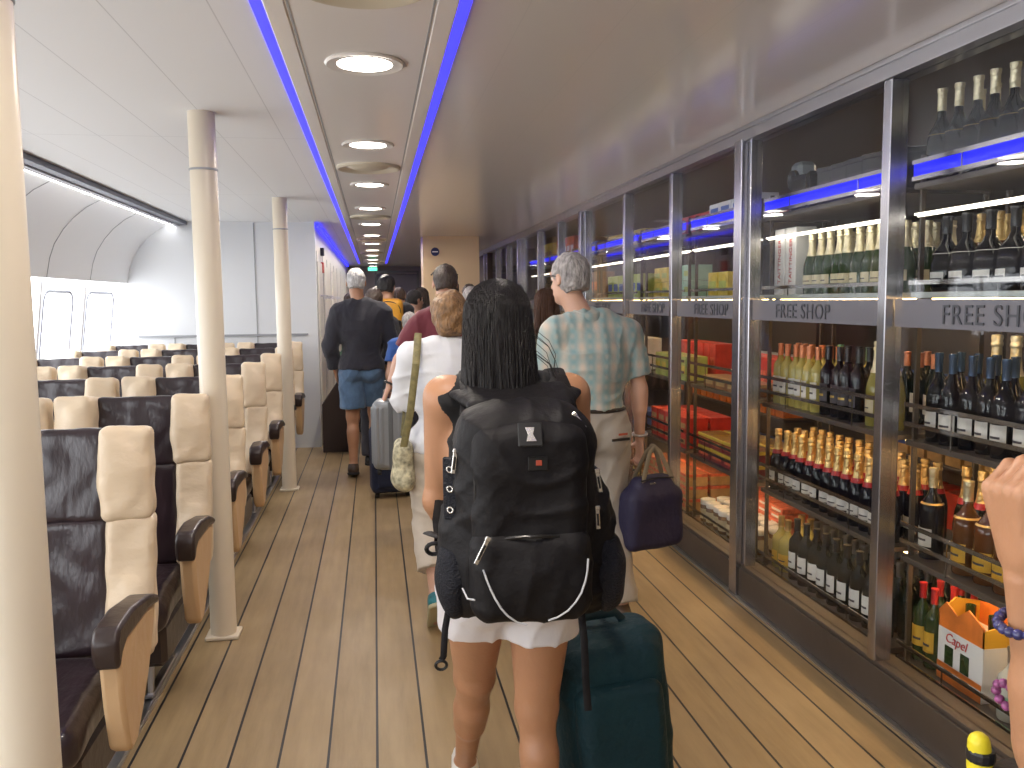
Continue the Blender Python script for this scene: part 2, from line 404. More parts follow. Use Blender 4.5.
# corridor wall beyond the bulkhead
cw = sbox('wall_corridor', (-.64, (YB + .08 + YE) / 2, ZC / 2), (.08, YE - YB - .08, ZC), M['white2'])
l = MB()
for y in (9.48, 10.6, 11.5, 12.4, 13.4, 14.5, 16, 18): l.box((-.598, y, 1.05), (.006, .012, 2.1))
l.build('panel_joints', M['seam'], cw)
for i, (y, hz) in enumerate(((9.85, 1.05), (11.0, 1.05), (13.0, 1.05))):
    d = empty('door_%d' % (i + 1), (0, 0, 0), kind='structure')
    MB().box((-.59, y, 1.0), (.018, .62, 1.98)).build('door_panel', M['white2'], d, bevel=.004)
    MB().tube([(-.575, y + .24, hz - .12), (-.545, y + .24, hz - .1), (-.545, y + .24, hz + .12), (-.575, y + .24, hz + .14)], .009, 6).build('door_handle', M['steel'], d, smooth=True)
    MB().tube([(-.575, y - .2, 1.62), (-.50, y - .2, 1.62), (-.50, y + .2, 1.60), (-.575, y + .2, 1.60)], .007, 6).build('rail', M['steel'], d, smooth=True)
tag(MB().box((-.585, 10.3, 1.95), (.03, .16, .12)).build('wall_notice', mat('notice_red', (.45, .03, .02), .5), bevel=.003), 'small red notice fixed high on the left corridor wall', 'sign')
tag(MB().box((-.585, 10.28, 2.13), (.05, .12, .09)).build('wall_box', M['black'], bevel=.006), 'small black box above the red notice on the left corridor wall', 'wall box')
# far end
M['farwall'] = mat('far_wall', (.33, .30, .33), .5)
sbox('wall_far', (.6, YE + .04, ZC / 2), (2.6, .08, ZC), M['farwall'])
d = empty('door_4', (0, 0, 0), kind='structure')
MB().box((.55, YE - .03, 1.1), (.95, .04, 2.2)).build('door_panel', mat('far_door', (.17, .16, .22), .4), d, bevel=.01)
MB().box((.05, YE - .04, 1.12), (.05, .06, 2.25)).box((1.05, YE - .04, 1.12), (.05, .06, 2.25)).box((.55, YE - .04, 2.26), (1.05, .06, .05)).build('door_frame', M['darkalu'], d)
ex = empty('exit_sign', (-.02, 19.2, ZC - .13), label='small green lit exit sign hanging at the far end of the corridor', cat='sign')
MB().box((0, 0, 0), (.20, .03, .07)).build('sign_box', M['exit'], ex, bevel=.005)
MB().tube([(-.07, 0, .03), (-.07, 0, .13)], .006, 6).build('hanger', M['black'], ex); MB().tube([(.07, 0, .03), (.07, 0, .13)], .006, 6).build('hanger', M['black'], ex)
# beige block standing at the right side of the corridor
M['beige'] = mat('beige_panel', (.80, .62, .38), .4)
bb = sbox('wall_beige_block', (1.01, 11.6, ZC / 2), (.74, .5, ZC), M['beige'])
o = MB().lathe([(0, 0), (.055, 0), (.055, .012), (0, .012)], 20).build('round_emblem', mat('emblem_blue', (.02, .03, .12), .4), bb); o.location = (.80, 11.348, 2.19); o.rotation_euler = (PI / 2, 0, 0)
MB().box((.80, 11.334, 2.19), (.075, .004, .014)).build('emblem_stripe', M['white'], o).matrix_parent_inverse = (Matrix.Translation((.80, 11.348, 2.19)) @ Euler((PI / 2, 0, 0)).to_matrix().to_4x4()).inverted()
# back of the cabin and shop envelope
sbox('wall_back', (1.7, YN - .04, ZC / 2), (9.4, .08, ZC + .1), M['white2'])
M['shopwall'] = mat('shop_wall', (.10, .075, .06), .6)
M['shopceil'] = mat('shop_ceiling', (.22, .19, .17), .3, coat=.3)
M['shoptile'] = mat('shop_floor_tiles', (.10, .08, .07), .3)
sbox('wall_right', (6.24, (YN + YE) / 2, ZC / 2), (.08, YE - YN, ZC), M['shopwall'])
sbox('floor_shop', ((XR + .12 + 6.2) / 2, (YN + YE) / 2, .003), (6.2 - XR - .12, YE - YN, .006), M['shoptile'])
sbox('ceiling_shop', ((XR + 6.2) / 2, (YN + YE) / 2, ZC + .03), (6.2 - XR, YE - YN, .06), M['shopceil'])
sbox('wall_shop_end', ((XR + 6.2) / 2, 14.0, ZC / 2), (6.2 - XR, .08, ZC), M['shopwall'])

# pillars
def pillar(y, label, x=-.735):
    t = empty('pillar', (x, y, 0), label=label, cat='pillar', group=None)
    MB().lathe([(.0585, 0.0), (.0585, ZC)], 32).build('shaft', M['cream_paint'], t, smooth=True)
    MB().box((0, 0, .009), (.15, .13, .018), b=.004).build('base_plate', M['cream_paint'], t)
    MB().lathe([(.0595, 2.135), (.062, 2.137), (.062, 2.143), (.0595, 2.145)], 32).build('joint_ring', M['seam'], t, smooth=True)
    return t
pillar(1.85, 'cream round pillar at the left edge of the photo, nearest of the three')
pillar(4.06, 'cream round pillar behind the second row of seats with a square foot')
pillar(7.24, 'cream round pillar farthest down the aisle, beside the man in the dark sweater')
# aluminium seat tracks on the floor
for x, n in ((-.905, 'aisle side'), (-1.28, 'second')):
    tag(MB().box((x, (1 + YB) / 2, .006), (.05, YB - 1, .012)).box((x - .018, (1 + YB) / 2, .016), (.008, YB - 1, .012)).box((x + .018, (1 + YB) / 2, .016), (.008, YB - 1, .012)).build('seat_track', M['alu']), 'long aluminium seat track on the floor under the %s seat legs' % n, 'floor rail')

# ------------------------------------------------------------------ light tray in the corridor ceiling
TX0, TX1 = -.282, .252; TY0, TY1 = -3.6, 19.2
tr = empty('ceiling_light_tray', ((TX0 + TX1) / 2, 0, ZC), label='long hanging white ceiling panel with blue glowing edges above the corridor', cat='ceiling panel')
tr.scale = (1, 1, .55); hw = (TX1 - TX0) / 2; ym = (TY0 + TY1) / 2; ly = TY1 - TY0
MB().box((0, ym, -.025), (2 * hw - .07, ly, .03)).build('tray_body', M['tray'], tr)
MB().box((-hw + .03, ym, -.037), (.06, ly, .018), b=.004).box((hw - .03, ym, -.037), (.06, ly, .018), b=.004).build('edge_lip', M['tray'], tr)
MB().box((-hw + .067, ym, -.041), (.006, ly, .004)).box((hw - .067, ym, -.041), (.006, ly, .004)).build('groove_line', M['seam'], tr)
led = MB().box((-hw - .006, ym, -.016), (.012, ly, .022)).box((hw + .006, ym, -.016), (.012, ly, .022)).box((-hw - .022, ym, -.006), (.038, ly, .008)).box((hw + .022, ym, -.006), (.038, ly, .008)).build('led_strip', M['led_blue'], tr)
proto = None
for i in range(-3, 12):
    y = 3.09 + 1.555 * i
    if proto is None:
        proto = empty('downlight', (0, 0, 0), label='x', cat='ceiling light', group='round downlights in the corridor ceiling panel')
        MB().lathe([(.098, .002), (.118, .002), (.122, -.004), (.116, -.010), (.098, -.006)], 36).build('trim_ring', M['tray'], proto, smooth=True)
        MB().lathe([(0, -.007), (.085, -.006), (.098, -.002)], 36).build('diffuser', M['lamp'], proto)
        t = proto
    else: t = dup(proto, (0, 0, 0))
    t.scale = (1.12, 1.12, 1); t.location = (-.012, y, ZC - .022)
    t['label'] = 'glowing white round downlight set in the ceiling panel'
    if i == 0: t['label'] = 'largest and nearest glowing round downlight in the ceiling panel'; t['group'] = 'nearest downlight'
    if i == 1: t['label'] = 'second glowing round downlight, just before a round vent'; t['group'] = 'second downlight'
proto = None
for i in range(-1, 6):
    y = 2.30 + 3.11 * i
    if proto is None:
        proto = empty('ceiling_vent', (0, 0, 0), label='x', cat='ceiling vent', group='round vents in the corridor ceiling panel')
        MB().lathe([(.10, .002), (.118, -.002), (.135, -.014), (.150, -.018), (.158, -.012), (.160, .002)], 36).build('vent_ring', M['vent'], proto, smooth=True)
        MB().lathe([(0, -.020), (.05, -.018), (.085, -.010), (.10, .0)], 30).build('vent_cone', M['vent'], proto, smooth=True)
        t = proto
    else: t = dup(proto, (0, 0, 0))
    t.scale = (1.22, 1.22, 1); t.location = (-.015, y, ZC - .022)
    t['label'] = 'cream round air vent in the ceiling panel'
    if i == 0: t['label'] = 'cream round air vent cut by the top edge of the photo'; t['group'] = 'nearest vent'
    if i == 1: t['label'] = 'cream round air vent between the second and third downlights'; t['group'] = 'second vent'
tag(MB().box((-.575, (YB + YE) / 2 - .5, ZC - .03), (.03, YE - YB - 1, .03)).build('led_strip', M['led_blue']), 'blue light strip along the top of the left corridor wall', 'light strip')

# ------------------------------------------------------------------ seats
def seat_proto(aisle):
    t = empty('cabin_seat' if aisle else 'cabin_seat', (0, 0, 0), label='x', cat='seat')
    V = .011
    lean = .10
    # back shell
    def yb(z): return .02 + lean * (z - .45) / .7 * .9       # front surface of the back
    sdf_mesh([('add', 0, ('box', (0, yb(.98) + .075, .998), (.162, .035, .153), .02, (-.12, 0, 0)))], V, 'headrest_pad', M['leather_dark'], t, wob=.0025, wobf=38)
    sdf_mesh([('add', 0, ('box', (0, yb(.65) + .07, .640), (.170, .035, .222), .02, (-.12, 0, 0)))], V, 'back_cushion', M['leather_dark'], t, wob=.003, wobf=30)
    sdf_mesh([('add', 0, ('box', (0, yb(.8) + .105, .76), (.285, .022, .375), .03, (-.12, 0, 0)))], V, 'back_shell', M['leather_dark'], t)
    for s in (-1, 1):
        sdf_mesh([('add', 0, ('box', (s * .231, yb(1.0) + .040, 1.010), (.076, .080, .150), .024, (-.12, 0, s * .16))),
                  ('add', .03, ('ell', (s * .222, yb(1.0) - .025, 1.0), (.062, .030, .12)))], V, 'upper_wing', M['leather_cream'], t, wob=.003, wobf=40)
        sdf_mesh([('add', 0, ('box', (s * .235, yb(.66) + .043, .655), (.073, .076, .226), .024, (-.13, s * .035, s * .16))),
                  ('add', .03, ('ell', (s * .246, yb(.55) - .01, .56), (.064, .045, .13)))], V, 'lower_wing', M['leather_cream'], t, wob=.004, wobf=30)
    sdf_mesh([('add', 0, ('box', (0, -.20, .375), (.215, .25, .065), .05, (.05, 0, 0)))], V, 'seat_cushion', M['leather_dark'], t, wob=.003, wobf=26)
    MB().box((0, -.16, .23), (.40, .42, .17), b=.02).build('seat_base', M['armrest_dark'], t)
    lg = MB()
    for x in (.125, -.25):
        g = MB().tube([(x, -.30, .15), (x, -.33, .03)], .013, 8).tube([(x, -.02, .15), (x, .02, .03)], .013, 8).box((x, -.15, .026), (.035, .42, .016), b=.004)
        g.build('leg', M['steel'], t)
    for s in (1,):
        x0, x1 = (.258, .326)
        pf = [(-.375, .61), (-.355, .44), (-.325, .31), (-.295, .285), (-.245, .290), (-.17, .35), (-.09, .43), (-.02, .53), (.02, .61), (-.10, .63), (-.32, .635)]
        a = MB().prism(pf, x0 + .004, x1 - .004, axis=0).build('armrest_side' if s == 1 else 'armrest_side', M['armrest_cream'], t, smooth=True, bevel=.014)
        cp = [(-.395, .565), (-.412, .60), (-.41, .65), (-.385, .682), (-.25, .690), (-.06, .665), (.04, .63), (.035, .605), (-.08, .625), (-.32, .622), (-.365, .60)]
        MB().prism(cp, x0, x1 + .004, axis=0).build('armrest_top', M['armrest_dark'], t, smooth=True, bevel=.012)
    return t
sp_ = seat_proto(1)
rows = [2.77 + .985 * i for i in range(7)]
used = False
rown = ['nearest row', 'second row', 'third row', 'fourth row', 'fifth row', 'sixth row', 'farthest row before the bulkhead']
coln = ['aisle seat', 'middle seat', 'window seat']
for r, y in enumerate(rows):
    for c, x in enumerate((-1.03, -1.682, -2.334)):
        if r == 0 and c == 2: continue
        lab = 'cream and dark brown leather %s of the %s' % (coln[c], rown[r])
        if not used: o = sp_; used = True
        else: o = dup(sp_, (0, 0, 0))
        o.location = (x, y, 0); o['label'] = lab; o['group'] = 'cabin seats left of the aisle'

# ------------------------------------------------------------------ glass shop front
posts = [-1.6, -.55, .60, 1.72, 2.905, 4.145, 5.19, 6.21, 7.52, 8.52, 9.62, 10.9, 11.95, 13.0, 14.3]
big = {.60, 4.145, 7.52, 10.9, 14.3}
tr_ = struct(MB().box((XR + .045, (YN + YE) / 2, ZC - .035), (.11, YE - YN, .07)).box((XR - .005, (YN + YE) / 2, ZC - .01), (.03, YE - YN, .02)).build('trim_3', M['steel'], bevel=.003))
struct(MB().box((XR + .045, (YN + YE) / 2, .08), (.09, YE - YN, .16)).box((XR + .06, (YN + YE) / 2, .168), (.10, YE - YN, .016)).build('wall_right_base', M['bronze'], bevel=.003))
sbox('wall_right_near', (XR + .05, (YN - 1.6) / 2, ZC / 2), (.06, -1.6 - YN, ZC), M['white2'])
sbox('wall_right_far', (XR + .05, (YE + 14.3) / 2, ZC / 2), (.06, YE - 14.3, ZC), M['shopwall'])
struct(MB().box((XR - .012, (YN + YE) / 2, .006), (.02, YE - YN, .012)).build('trim_4', M['alu']))
def postmat():
    m = mat('post_steel', (.45, .45, .48), .27, 1.); nt = m.node_tree; p = nt.nodes['Principled BSDF']
    return m
M['post'] = postmat()
M['lett'] = mat('lettering_dark', (.05, .055, .07), .4)
for i in range(len(posts) - 1):
    y0, y1 = posts[i], posts[i + 1]
    w = empty('window_%d' % (i + 14), (0, 0, 0), kind='structure')
    hb = .065 if y1 in big else .028
    p = MB()
    if y1 in big: p.box((XR + .03, y1, ZC / 2 - .03), (.10, .085, ZC - .06), b=.004).box((XR + .045, y1 - .062, ZC / 2 - .03), (.06, .03, ZC - .06), b=.003).box((XR + .045, y1 + .062, ZC / 2 - .03), (.06, .03, ZC - .06), b=.003)
    else: p.box((XR + .035, y1, 1.248), (.07, .05, 2.144), b=.003)
    p.build('mullion', M['post'], w)
    a, b = y0 + .03, y1 - .03
    MB().box((XR + .045, (a + b) / 2, 1.248), (.008, b - a, 2.144)).build('glass_pane', M['glass'], w)
    if i >= 2:
        fb = MB().box((XR + .037, (a + b) / 2, 1.49), (.003, b - a, .10)).build('frosted_band', M['frost'], w)
        if i < 10:
            text_mesh('FREE SHOP', .092, M['lett'], fb, (XR + .033, y1 - (.295 if i == 3 else .33), 1.457), (PI / 2, 0, -PI / 2), space=1.12, ext=.0012)

# ------------------------------------------------------------------ shelving behind the glass
bayn = {3: 'nearest', 4: 'second', 5: 'third', 6: 'fourth', 7: 'fifth', 8: 'sixth', 9: 'seventh', 10: 'eighth'}
M['shelf'] = mat('shelf_board', (.10, .085, .075), .35, .3)
M['glassshelf'] = mat('shelf_pale', (.50, .55, .54), .3, .3)
XS = 2.0; XB = 2.40; SH = .13      # shelf units stand a little farther along than the glass posts
ZB = {'A': 1.968, 'B': 1.565, 'C': 1.005, 'D': .55, 'E': .13}
for i in range(2, 11):
    y0, y1 = posts[i] + SH + .05, posts[i + 1] + SH - .05
    if i == 2: bn = 'closest to the camera'
    u = empty('shelf_unit', (0, 0, 0), label='dark metal shelf unit behind the %s glass bay of the shop' % bayn.get(i, 'off-frame'), cat='shelf unit', group=None)
    if i == 2: u['label'] = 'dark metal shelf unit behind the glass right of the frame edge'
    ym, ly = (y0 + y1) / 2, y1 - y0
    for k in 'ABCDE':
        z = ZB[k]; B = MB().box(((XS + XB) / 2, ym, z - .012), (XB - XS, ly, .022), b=.002)
        bo = B.build('shelf_board', M['shelf' if k != 'B' else 'glassshelf'], u)
        r = MB(); zs = {'A': (.015, .075), 'B': (.035,), 'C': (.062, .135), 'D': (.062, .128), 'E': (.012, .075)}[k]
        for zz in zs: r.box((XS - .008, ym, z + zz), (.006, ly, .016))
        for yy in (y0 + .27, y1 - .27, ): r.box((XS - .006, yy, z + zs[-1] / 2), (.004, .004, zs[-1] + .01))
        r.build('guard_rail', M['steelbar'], u)
        if k == 'A':
            MB().box((XS - .002, ym, z + .045), (.004, ly, .045)).build('blue_light_band', M['led_blue2'], u)
        if k == 'A': MB().box((XS + .02, ym, z - .122), (.006, ly, .004)).box((XS + .02, ym, z - .114), (.03, ly, .008)).build('light_strip', M['led_white'], u)
        elif k in 'BCD': MB().box((XS + .10, ym, z - .027), (.02, ly, .006)).build('light_strip', M['led_warm'], u)
    for yy in (y0 + .012, y1 - .012):
        MB().box((XS + .03, yy, 1.07), (.018, .012, 2.0)).build('upright', M['bronze'], u)
        MB().box((XB - .012, yy, 1.07), (.02, .014, 2.0)).build('upright', M['bronze'], u)

# bottles -----------------------------------------------------------
def gmat(n, c, r=.06, **k): return mat(n, c, r, spec=.5, **k)
M['g_dark'] = mat('dark_bottle_glass', (.005, .008, .006), .06, spec=.3); M['g_green'] = gmat('green_bottle_glass', (.02, .045, .012))
M['g_olive'] = gmat('olive_bottle_glass', (.22, .20, .04)); M['g_amber'] = gmat('amber_bottle_glass', (.10, .032, .008))
M['g_yellow'] = gmat('straw_bottle_glass', (.42, .36, .10)); M['g_white'] = gmat('milky_bottle_glass', (.55, .55, .48)); M['g_black'] = mat('black_bottle_glass', (.004, .004, .007), .06, spec=.35)
M['gold'] = mat('gold_foil', (.80, .58, .25), .28, .9, bump=.5, bscale=60); M['palegold'] = mat('pale_gold_foil', (.82, .74, .50), .32, .8, bump=.4, bscale=60)
M['rose'] = mat('rose_foil', (.75, .30, .16), .3, .7, bump=.4, bscale=60); M['mint'] = mat('mint_foil', (.28, .55, .35), .35, .5)
M['bluecap'] = mat('blue_neck_foil', (.06, .10, .18), .25, .5); M['redcap'] = mat('red_cap', (.42, .025, .03), .3); M['blackcap'] = mat('black_cap', (.015, .015, .018), .3)
M['lab_white'] = mat('white_label', (.75, .74, .70), .5); M['lab_cream'] = mat('cream_label', (.62, .55, .36), .5); M['lab_yellow'] = mat('yellow_label', (.72, .42, .04), .5)
M['lab_red'] = mat('red_label', (.5, .03, .03), .5); M['lab_gold'] = mat('gold_label', (.6, .42, .12), .35, .6); M['ink'] = mat('label_ink', (.06, .05, .06), .5); M['lab_blue'] = mat('blue_label', (.08, .16, .42), .5)
def bottle(shape, glass, foil, label, collar=None, h=.30, r=.040):
    t = empty('bottle', (0, 0, 0), label='x', cat='bottle')
    if shape == 'champ':
        P = [(0, 0), (r * .95, 0), (r, .01), (r, h * .42), (r * .93, h * .50), (r * .70, h * .60), (r * .48, h * .70), (r * .38, h * .80), (r * .36, h * .93), (.0, h * .93)]
        Fo = [(r * .66, h * .625), (r * .50, h * .70), (r * .41, h * .80), (r * .39, h * .88), (r * .46, h * .89), (r * .46, h * .915), (r * .40, h * .93), (r * .46, h * .96), (r * .42, h * .99), (0, h)]
    elif shape == 'wine':
        P = [(0, 0), (r * .95, 0), (r, .01), (r, h * .60), (r * .92, h * .66), (r * .55, h * .72), (r * .37, h * .76), (r * .35, h * .97), (0, h * .98)]
        Fo = [(r * .39, h * .80), (r * .38, h * .97), (r * .42, h * .975), (r * .42, h * .995), (0, h)]
    elif shape == 'spirit':
        P = [(0, 0), (r * 1.1, 0), (r * 1.18, .01), (r * 1.2, h * .52), (r * 1.1, h * .60), (r * .6, h * .68), (r * .38, h * .74), (r * .38, h * .93), (0, h * .94)]
        Fo = [(r * .42, h * .78), (r * .42, h * .93), (r * .46, h * .94), (r * .46, h * .995), (0, h)]
    elif shape == 'flask':
        P = [(0, 0), (r * 1.2, 0), (r * 1.35, .012), (r * 1.4, h * .35), (r * 1.2, h * .52), (r * .7, h * .62), (r * .40, h * .70), (r * .38, h * .90), (0, h * .91)]
        Fo = [(r * .44, h * .76), (r * .44, h * .95), (r * .5, h * .96), (r * .5, h), (0, h)]
    MB().lathe(P, 18).build('glass_body', glass, t, smooth=True)
    MB().lathe(Fo, 18).build('cap', foil, t, smooth=True)
    rr = max(q[0] for q in P) + .0012
    def arc(z0, z1, rad, w):
        b = MB(); n = 9; vs = []
        for zz in (z0, z1):
            for k in range(n + 1):
                th = PI + w * (k / n - .5) * 2; vs.append((rad * math.cos(th), rad * math.sin(th), zz))
        return b.add(vs, [(k, k + 1, n + 2 + k, n + 1 + k) for k in range(n)])
    if label:
        zt = {'champ': (.16, .31), 'wine': (.20, .46), 'spirit': (.14, .34), 'flask': (.12, .26)}[shape]
        lb = arc(h * zt[0], h * zt[1], rr, .95 if shape != 'flask' else .6).build('label', label, t, smooth=True)
        arc(h * (zt[0] + .3 * (zt[1] - zt[0])), h * (zt[0] + .42 * (zt[1] - zt[0])), rr + .0006, .5).build('label_stripe', M['ink'] if label != M['ink'] else M['lab_gold'], lb)
    if collar:
        zc = {'champ': (.595, .66), 'wine': (.70, .73), 'spirit': (.60, .66), 'flask': (.5, .56)}[shape]
        rc = {'champ': (r * .74, r * .60), 'wine': (r * .62, r * .5), 'spirit': (r * 1.13, r * .66), 'flask': (r * 1.25, r * .95)}[shape]
        MB().lathe([(rc[0], h * zc[0]), (rc[1], h * zc[1])], 18).build('collar', collar, t, smooth=True)
    return t
def lay(proto, bay, shelf, ys, xs, label, group=None, jit=.006, rnd=None):
    first = 'used' not in proto
    R = random.Random(hash((bay, ord(shelf), len(ys))) & 255)
    for x in xs:
        for y in ys:
            if 'used' not in proto: o = proto; proto['used'] = 1
            else: o = dup(proto, (0, 0, 0))
            o.location = (x + R.uniform(-jit, jit), y + SH + R.uniform(-jit, jit), ZB[shelf] + .0005)
            o.rotation_euler = (0, 0, R.uniform(-.35, .35)); o['label'] = label
            if len(ys) * len(xs) > 1: o['group'] = group or label
            elif 'group' in o: del o['group']
def rng(a, b, s): 
    n = int((b - a) / s) + 1; return [a + s * k for k in range(n)]
X3 = (2.075, 2.175, 2.275)
# nearest bay : 1.79 .. 2.84
pA = bottle('flask', M['g_black'], M['palegold'], M['lab_white'], M['gold'], h=.34, r=.036)
lay(pA, 3, 'A', [2.10, 2.20, 2.29, 2.385, 2.475, 2.565, 2.655, 2.745, 2.835], (2.09, 2.24), 'large black bottle with gold top and white label on the nearest bay top shelf')
pB = bottle('flask', M['g_black'], M['blackcap'], M['lab_white'], M['lab_white'], h=.275, r=.038)
lay(pB, 3, 'B', rng(1.87, 2.8, .113), (2.085,), 'squat black bottle with white label on the second shelf, nearest bay')
pB2 = bottle('champ', M['g_amber'], M['gold'], M['lab_gold'], h=.285, r=.036)
lay(pB2, 3, 'B', rng(1.90, 2.80, .095), (2.21, 2.32), 'amber bottle with gold top behind the black bottles, second shelf, nearest bay')
pC = bottle('spirit', M['g_black'], M['bluecap'], M['lab_white'], None, h=.335, r=.034)
lay(pC, 3, 'C', rng(1.88, 2.80, .090), (2.075, 2.17), 'dark bottle with blue neck on the third shelf of the nearest bay')
pC2 = bottle('champ', M['g_olive'], M['palegold'], M['lab_gold'], h=.40, r=.046)
lay(pC2, 3, 'C', rng(1.9, 2.82, .11), (2.31,), 'tall gold-topped sparkling bottle at the back, third shelf, nearest bay')
pD = bottle('spirit', M['g_amber'], M['palegold'], M['lab_yellow'], M['gold'], h=.34, r=.041)
lay(pD, 3, 'D', rng(1.87, 2.68, .105), (2.085,), 'brown spirit bottle with yellow label on the fourth shelf of the nearest bay')
pD2 = bottle('spirit', M['g_black'], M['palegold'], M['lab_white'], M['gold'], h=.35, r=.037)
lay(pD2, 3, 'D', [2.80], (2.085,), 'black bottle with a gold neck ring and white label left of the yellow-label bottles')
pD3 = bottle('champ', M['g_dark'], M['gold'], M['lab_gold'], M['redcap'], h=.36, r=.040)
lay(pD3, 3, 'D', rng(1.88, 2.84, .088), (2.20, 2.31), 'gold-foil bottle with red collar at the back, fourth shelf, nearest bay')
pE = bottle('wine', M['g_green'], M['redcap'], M['lab_yellow'], None, h=.31, r=.034)
lay(pE, 3, 'E', [2.77, 2.84], (2.085, 2.165, 2.25, 2.33), 'green bottle with red cap left of the white carton on the bottom shelf')
pE2 = bottle('spirit', M['g_white'], M['steel'], M['mint'], None, h=.25, r=.036)
lay(pE2, 3, 'E', [2.35, 2.26, 2.15, 2.0], (2.08,), 'milky white bottle with steel cap right of the white carton on the bottom shelf')
pE3 = bottle('spirit', M['g_amber'], M['redcap'], M['lab_white'], None, h=.31, r=.036)
lay(pE3, 3, 'E', rng(1.9, 2.68, .09), (2.32,), 'amber bottle with red cap at the back of the bottom shelf behind the carton')
# second bay : 2.975 .. 4.075
pc = bottle('champ', M['g_green'], M['palegold'], M['lab_cream'], None, h=.285, r=.040)
lay(pc, 4, 'B', rng(3.02, 3.80, .080), X3, 'green bottle with pale gold foil beside the white cartons, second shelf')
p = bottle('wine', M['g_yellow'], M['rose'], M['lab_white'], None, h=.31, r=.036)
lay(p, 4, 'C', rng(3.66, 4.06, .078), X3[:2], 'straw-coloured bottle with copper foil on the third shelf, second bay')
p = bottle('wine', M['g_yellow'], M['mint'], M['lab_white'], None, h=.31, r=.036)
lay(p, 4, 'C', [3.57, 3.83], (2.28,), 'straw-coloured bottle with mint green foil on the third shelf, second bay')
p = bottle('wine', M['g_black'], M['blackcap'], M['ink'], None, h=.32, r=.038)
lay(p, 4, 'C', rng(3.32, 3.58, .080), X3[:2], 'all-black bottle on the third shelf of the second bay')
p = bottle('champ', M['g_olive'], M['palegold'], M['lab_cream'], None, h=.36, r=.048)
lay(p, 4, 'C', [3.08, 3.20], (2.09,), 'large olive bottle with pale gold foil, third shelf, second bay')
p = bottle('wine', M['g_dark'], M['rose'], M['lab_white'], None, h=.31, r=.036)
lay(p, 4, 'C', rng(3.04, 3.30, .09), (2.24, 2.33), 'dark bottle with copper foil behind the olive bottles on the third shelf')
p = bottle('champ', M['g_black'], M['gold'], M['lab_white'], M['redcap'], h=.32, r=.042)
lay(p, 4, 'D', rng(3.04, 4.06, .084), X3, 'dark champagne bottle, gold foil, red collar, on the second bay fourth shelf')
p = bottle('wine', M['g_dark'], M['blackcap'], M['lab_white'], None, h=.31, r=.040)
lay(p, 4, 'E', rng(3.08, 3.90, .095), (2.08,), 'dark wine bottle with white label, bottom shelf front, second bay')
p = bottle('spirit', M['g_dark'], M['steel'], None, None, h=.30, r=.036)
lay(p, 4, 'E', rng(3.04, 3.88, .085), (2.17, 2.25, 2.33), 'dark unlabelled bottle behind the wine bottles on the bottom shelf, second bay')
p = bottle('spirit', M['g_yellow'], M['gold'], M['lab_yellow'], None, h=.27, r=.038)
lay(p, 4, 'E', [3.97, 4.05], (2.10, 2.22), 'yellow bottle with gold cap, left end of bottom shelf, second bay')

# boxes, cartons, jars ------------------------------------------------
def box_item(name, d, body, band=None, lid=None, cat='box'):
    t = empty(name, (0, 0, 0), label='x', cat=cat)
    MB().box((0, 0, d[2] / 2), d, b=.003).build('carton', body, t)
    if band: MB().box((-d[0] / 2 - .0005, 0, d[2] * .45), (.002, d[1] * .72, d[2] * .34)).build('printed_panel', band, t)
    if lid: MB().box((0, 0, d[2] - .01), (d[0] + .004, d[1] + .004, .02), b=.002).build('lid', lid, t)
    return t
cm = lambda n, c, **k: mat(n, c, .4, **k)
M['red'] = cm('red_carton', (.55, .035, .02), var=.25, vscale=14); M['redprint'] = cm('red_print', (.75, .16, .08), var=.4, vscale=40)
M['yel'] = cm('yellow_carton', (.62, .46, .06), var=.2, vscale=14); M['lime'] = cm('lime_carton', (.42, .48, .12), var=.2, vscale=14); M['brown'] = cm('brown_carton', (.22, .09, .03), var=.3, vscale=14)
M['maroon'] = cm('maroon_carton', (.20, .02, .03), var=.5, vscale=30); M['orange'] = cm('orange_carton', (.75, .20, .03), var=.3, vscale=10); M['whitec'] = cm('white_carton', (.78, .78, .76)); M['blackc'] = mat('black_carton', (.018, .018, .02), .35)
M['mintc'] = cm('mint_carton', (.35, .55, .42)); M['bluec'] = cm('blue_carton', (.05, .10, .35)); M['tan'] = cm('tan_carton', (.55, .36, .16), var=.25, vscale=12)
p = box_item('gift_box', (.16, .11, .17), M['blackc'], M['ink'], M['blackc'])
lay(p, 4, 'A', rng(3.10, 3.93, .125), (2.12,), 'black gift box on the top shelf behind glass of the second bay', jit=.002)
p = box_item('gift_box', (.09, .12, .26), M['blackc'], None, None)
lay(p, 3, 'A', [2.77], (2.345,), 'tall black box behind the gold-topped bottles on the top shelf', jit=0)
sp = empty('loudspeaker', (2.16, 4.14, ZB['A']), label='pale grey loudspeaker with dark cone at the left end of the top shelf, second bay', cat='loudspeaker')
MB().box((0, 0, .13), (.10, .10, .26), b=.02).build('cabinet', mat('grey_plastic', (.38, .42, .44), .4), sp)
o = MB().lathe([(0, .0), (.03, .004), (.048, .014), (.052, .0)], 20).build('speaker_cone', M['blackcap'], sp, smooth=True); o.location = (-.048, 0, .17); o.rotation_euler = (0, -PI / 2, 0)
# white champagne cartons with red vertical letters
wc = box_item('bottle_carton', (.11, .105, .33), M['whitec']); wc['used'] = 1
text_mesh('TAITTINGER', .040, M['lab_red'], wc, (-.0555, -.016, .165), Matrix(((0, 0, -1), (0, 1, 0), (1, 0, 0))).to_euler(), align='CENTER')
wc.location = (2.10, 4.155, ZB['B']); wc['label'] = 'white bottle carton with red vertical lettering, the left one on the second shelf'
o = dup(wc, (2.10, 4.035, ZB['B'])); o['label'] = 'white bottle carton with red vertical lettering, the right one next to the bottles'
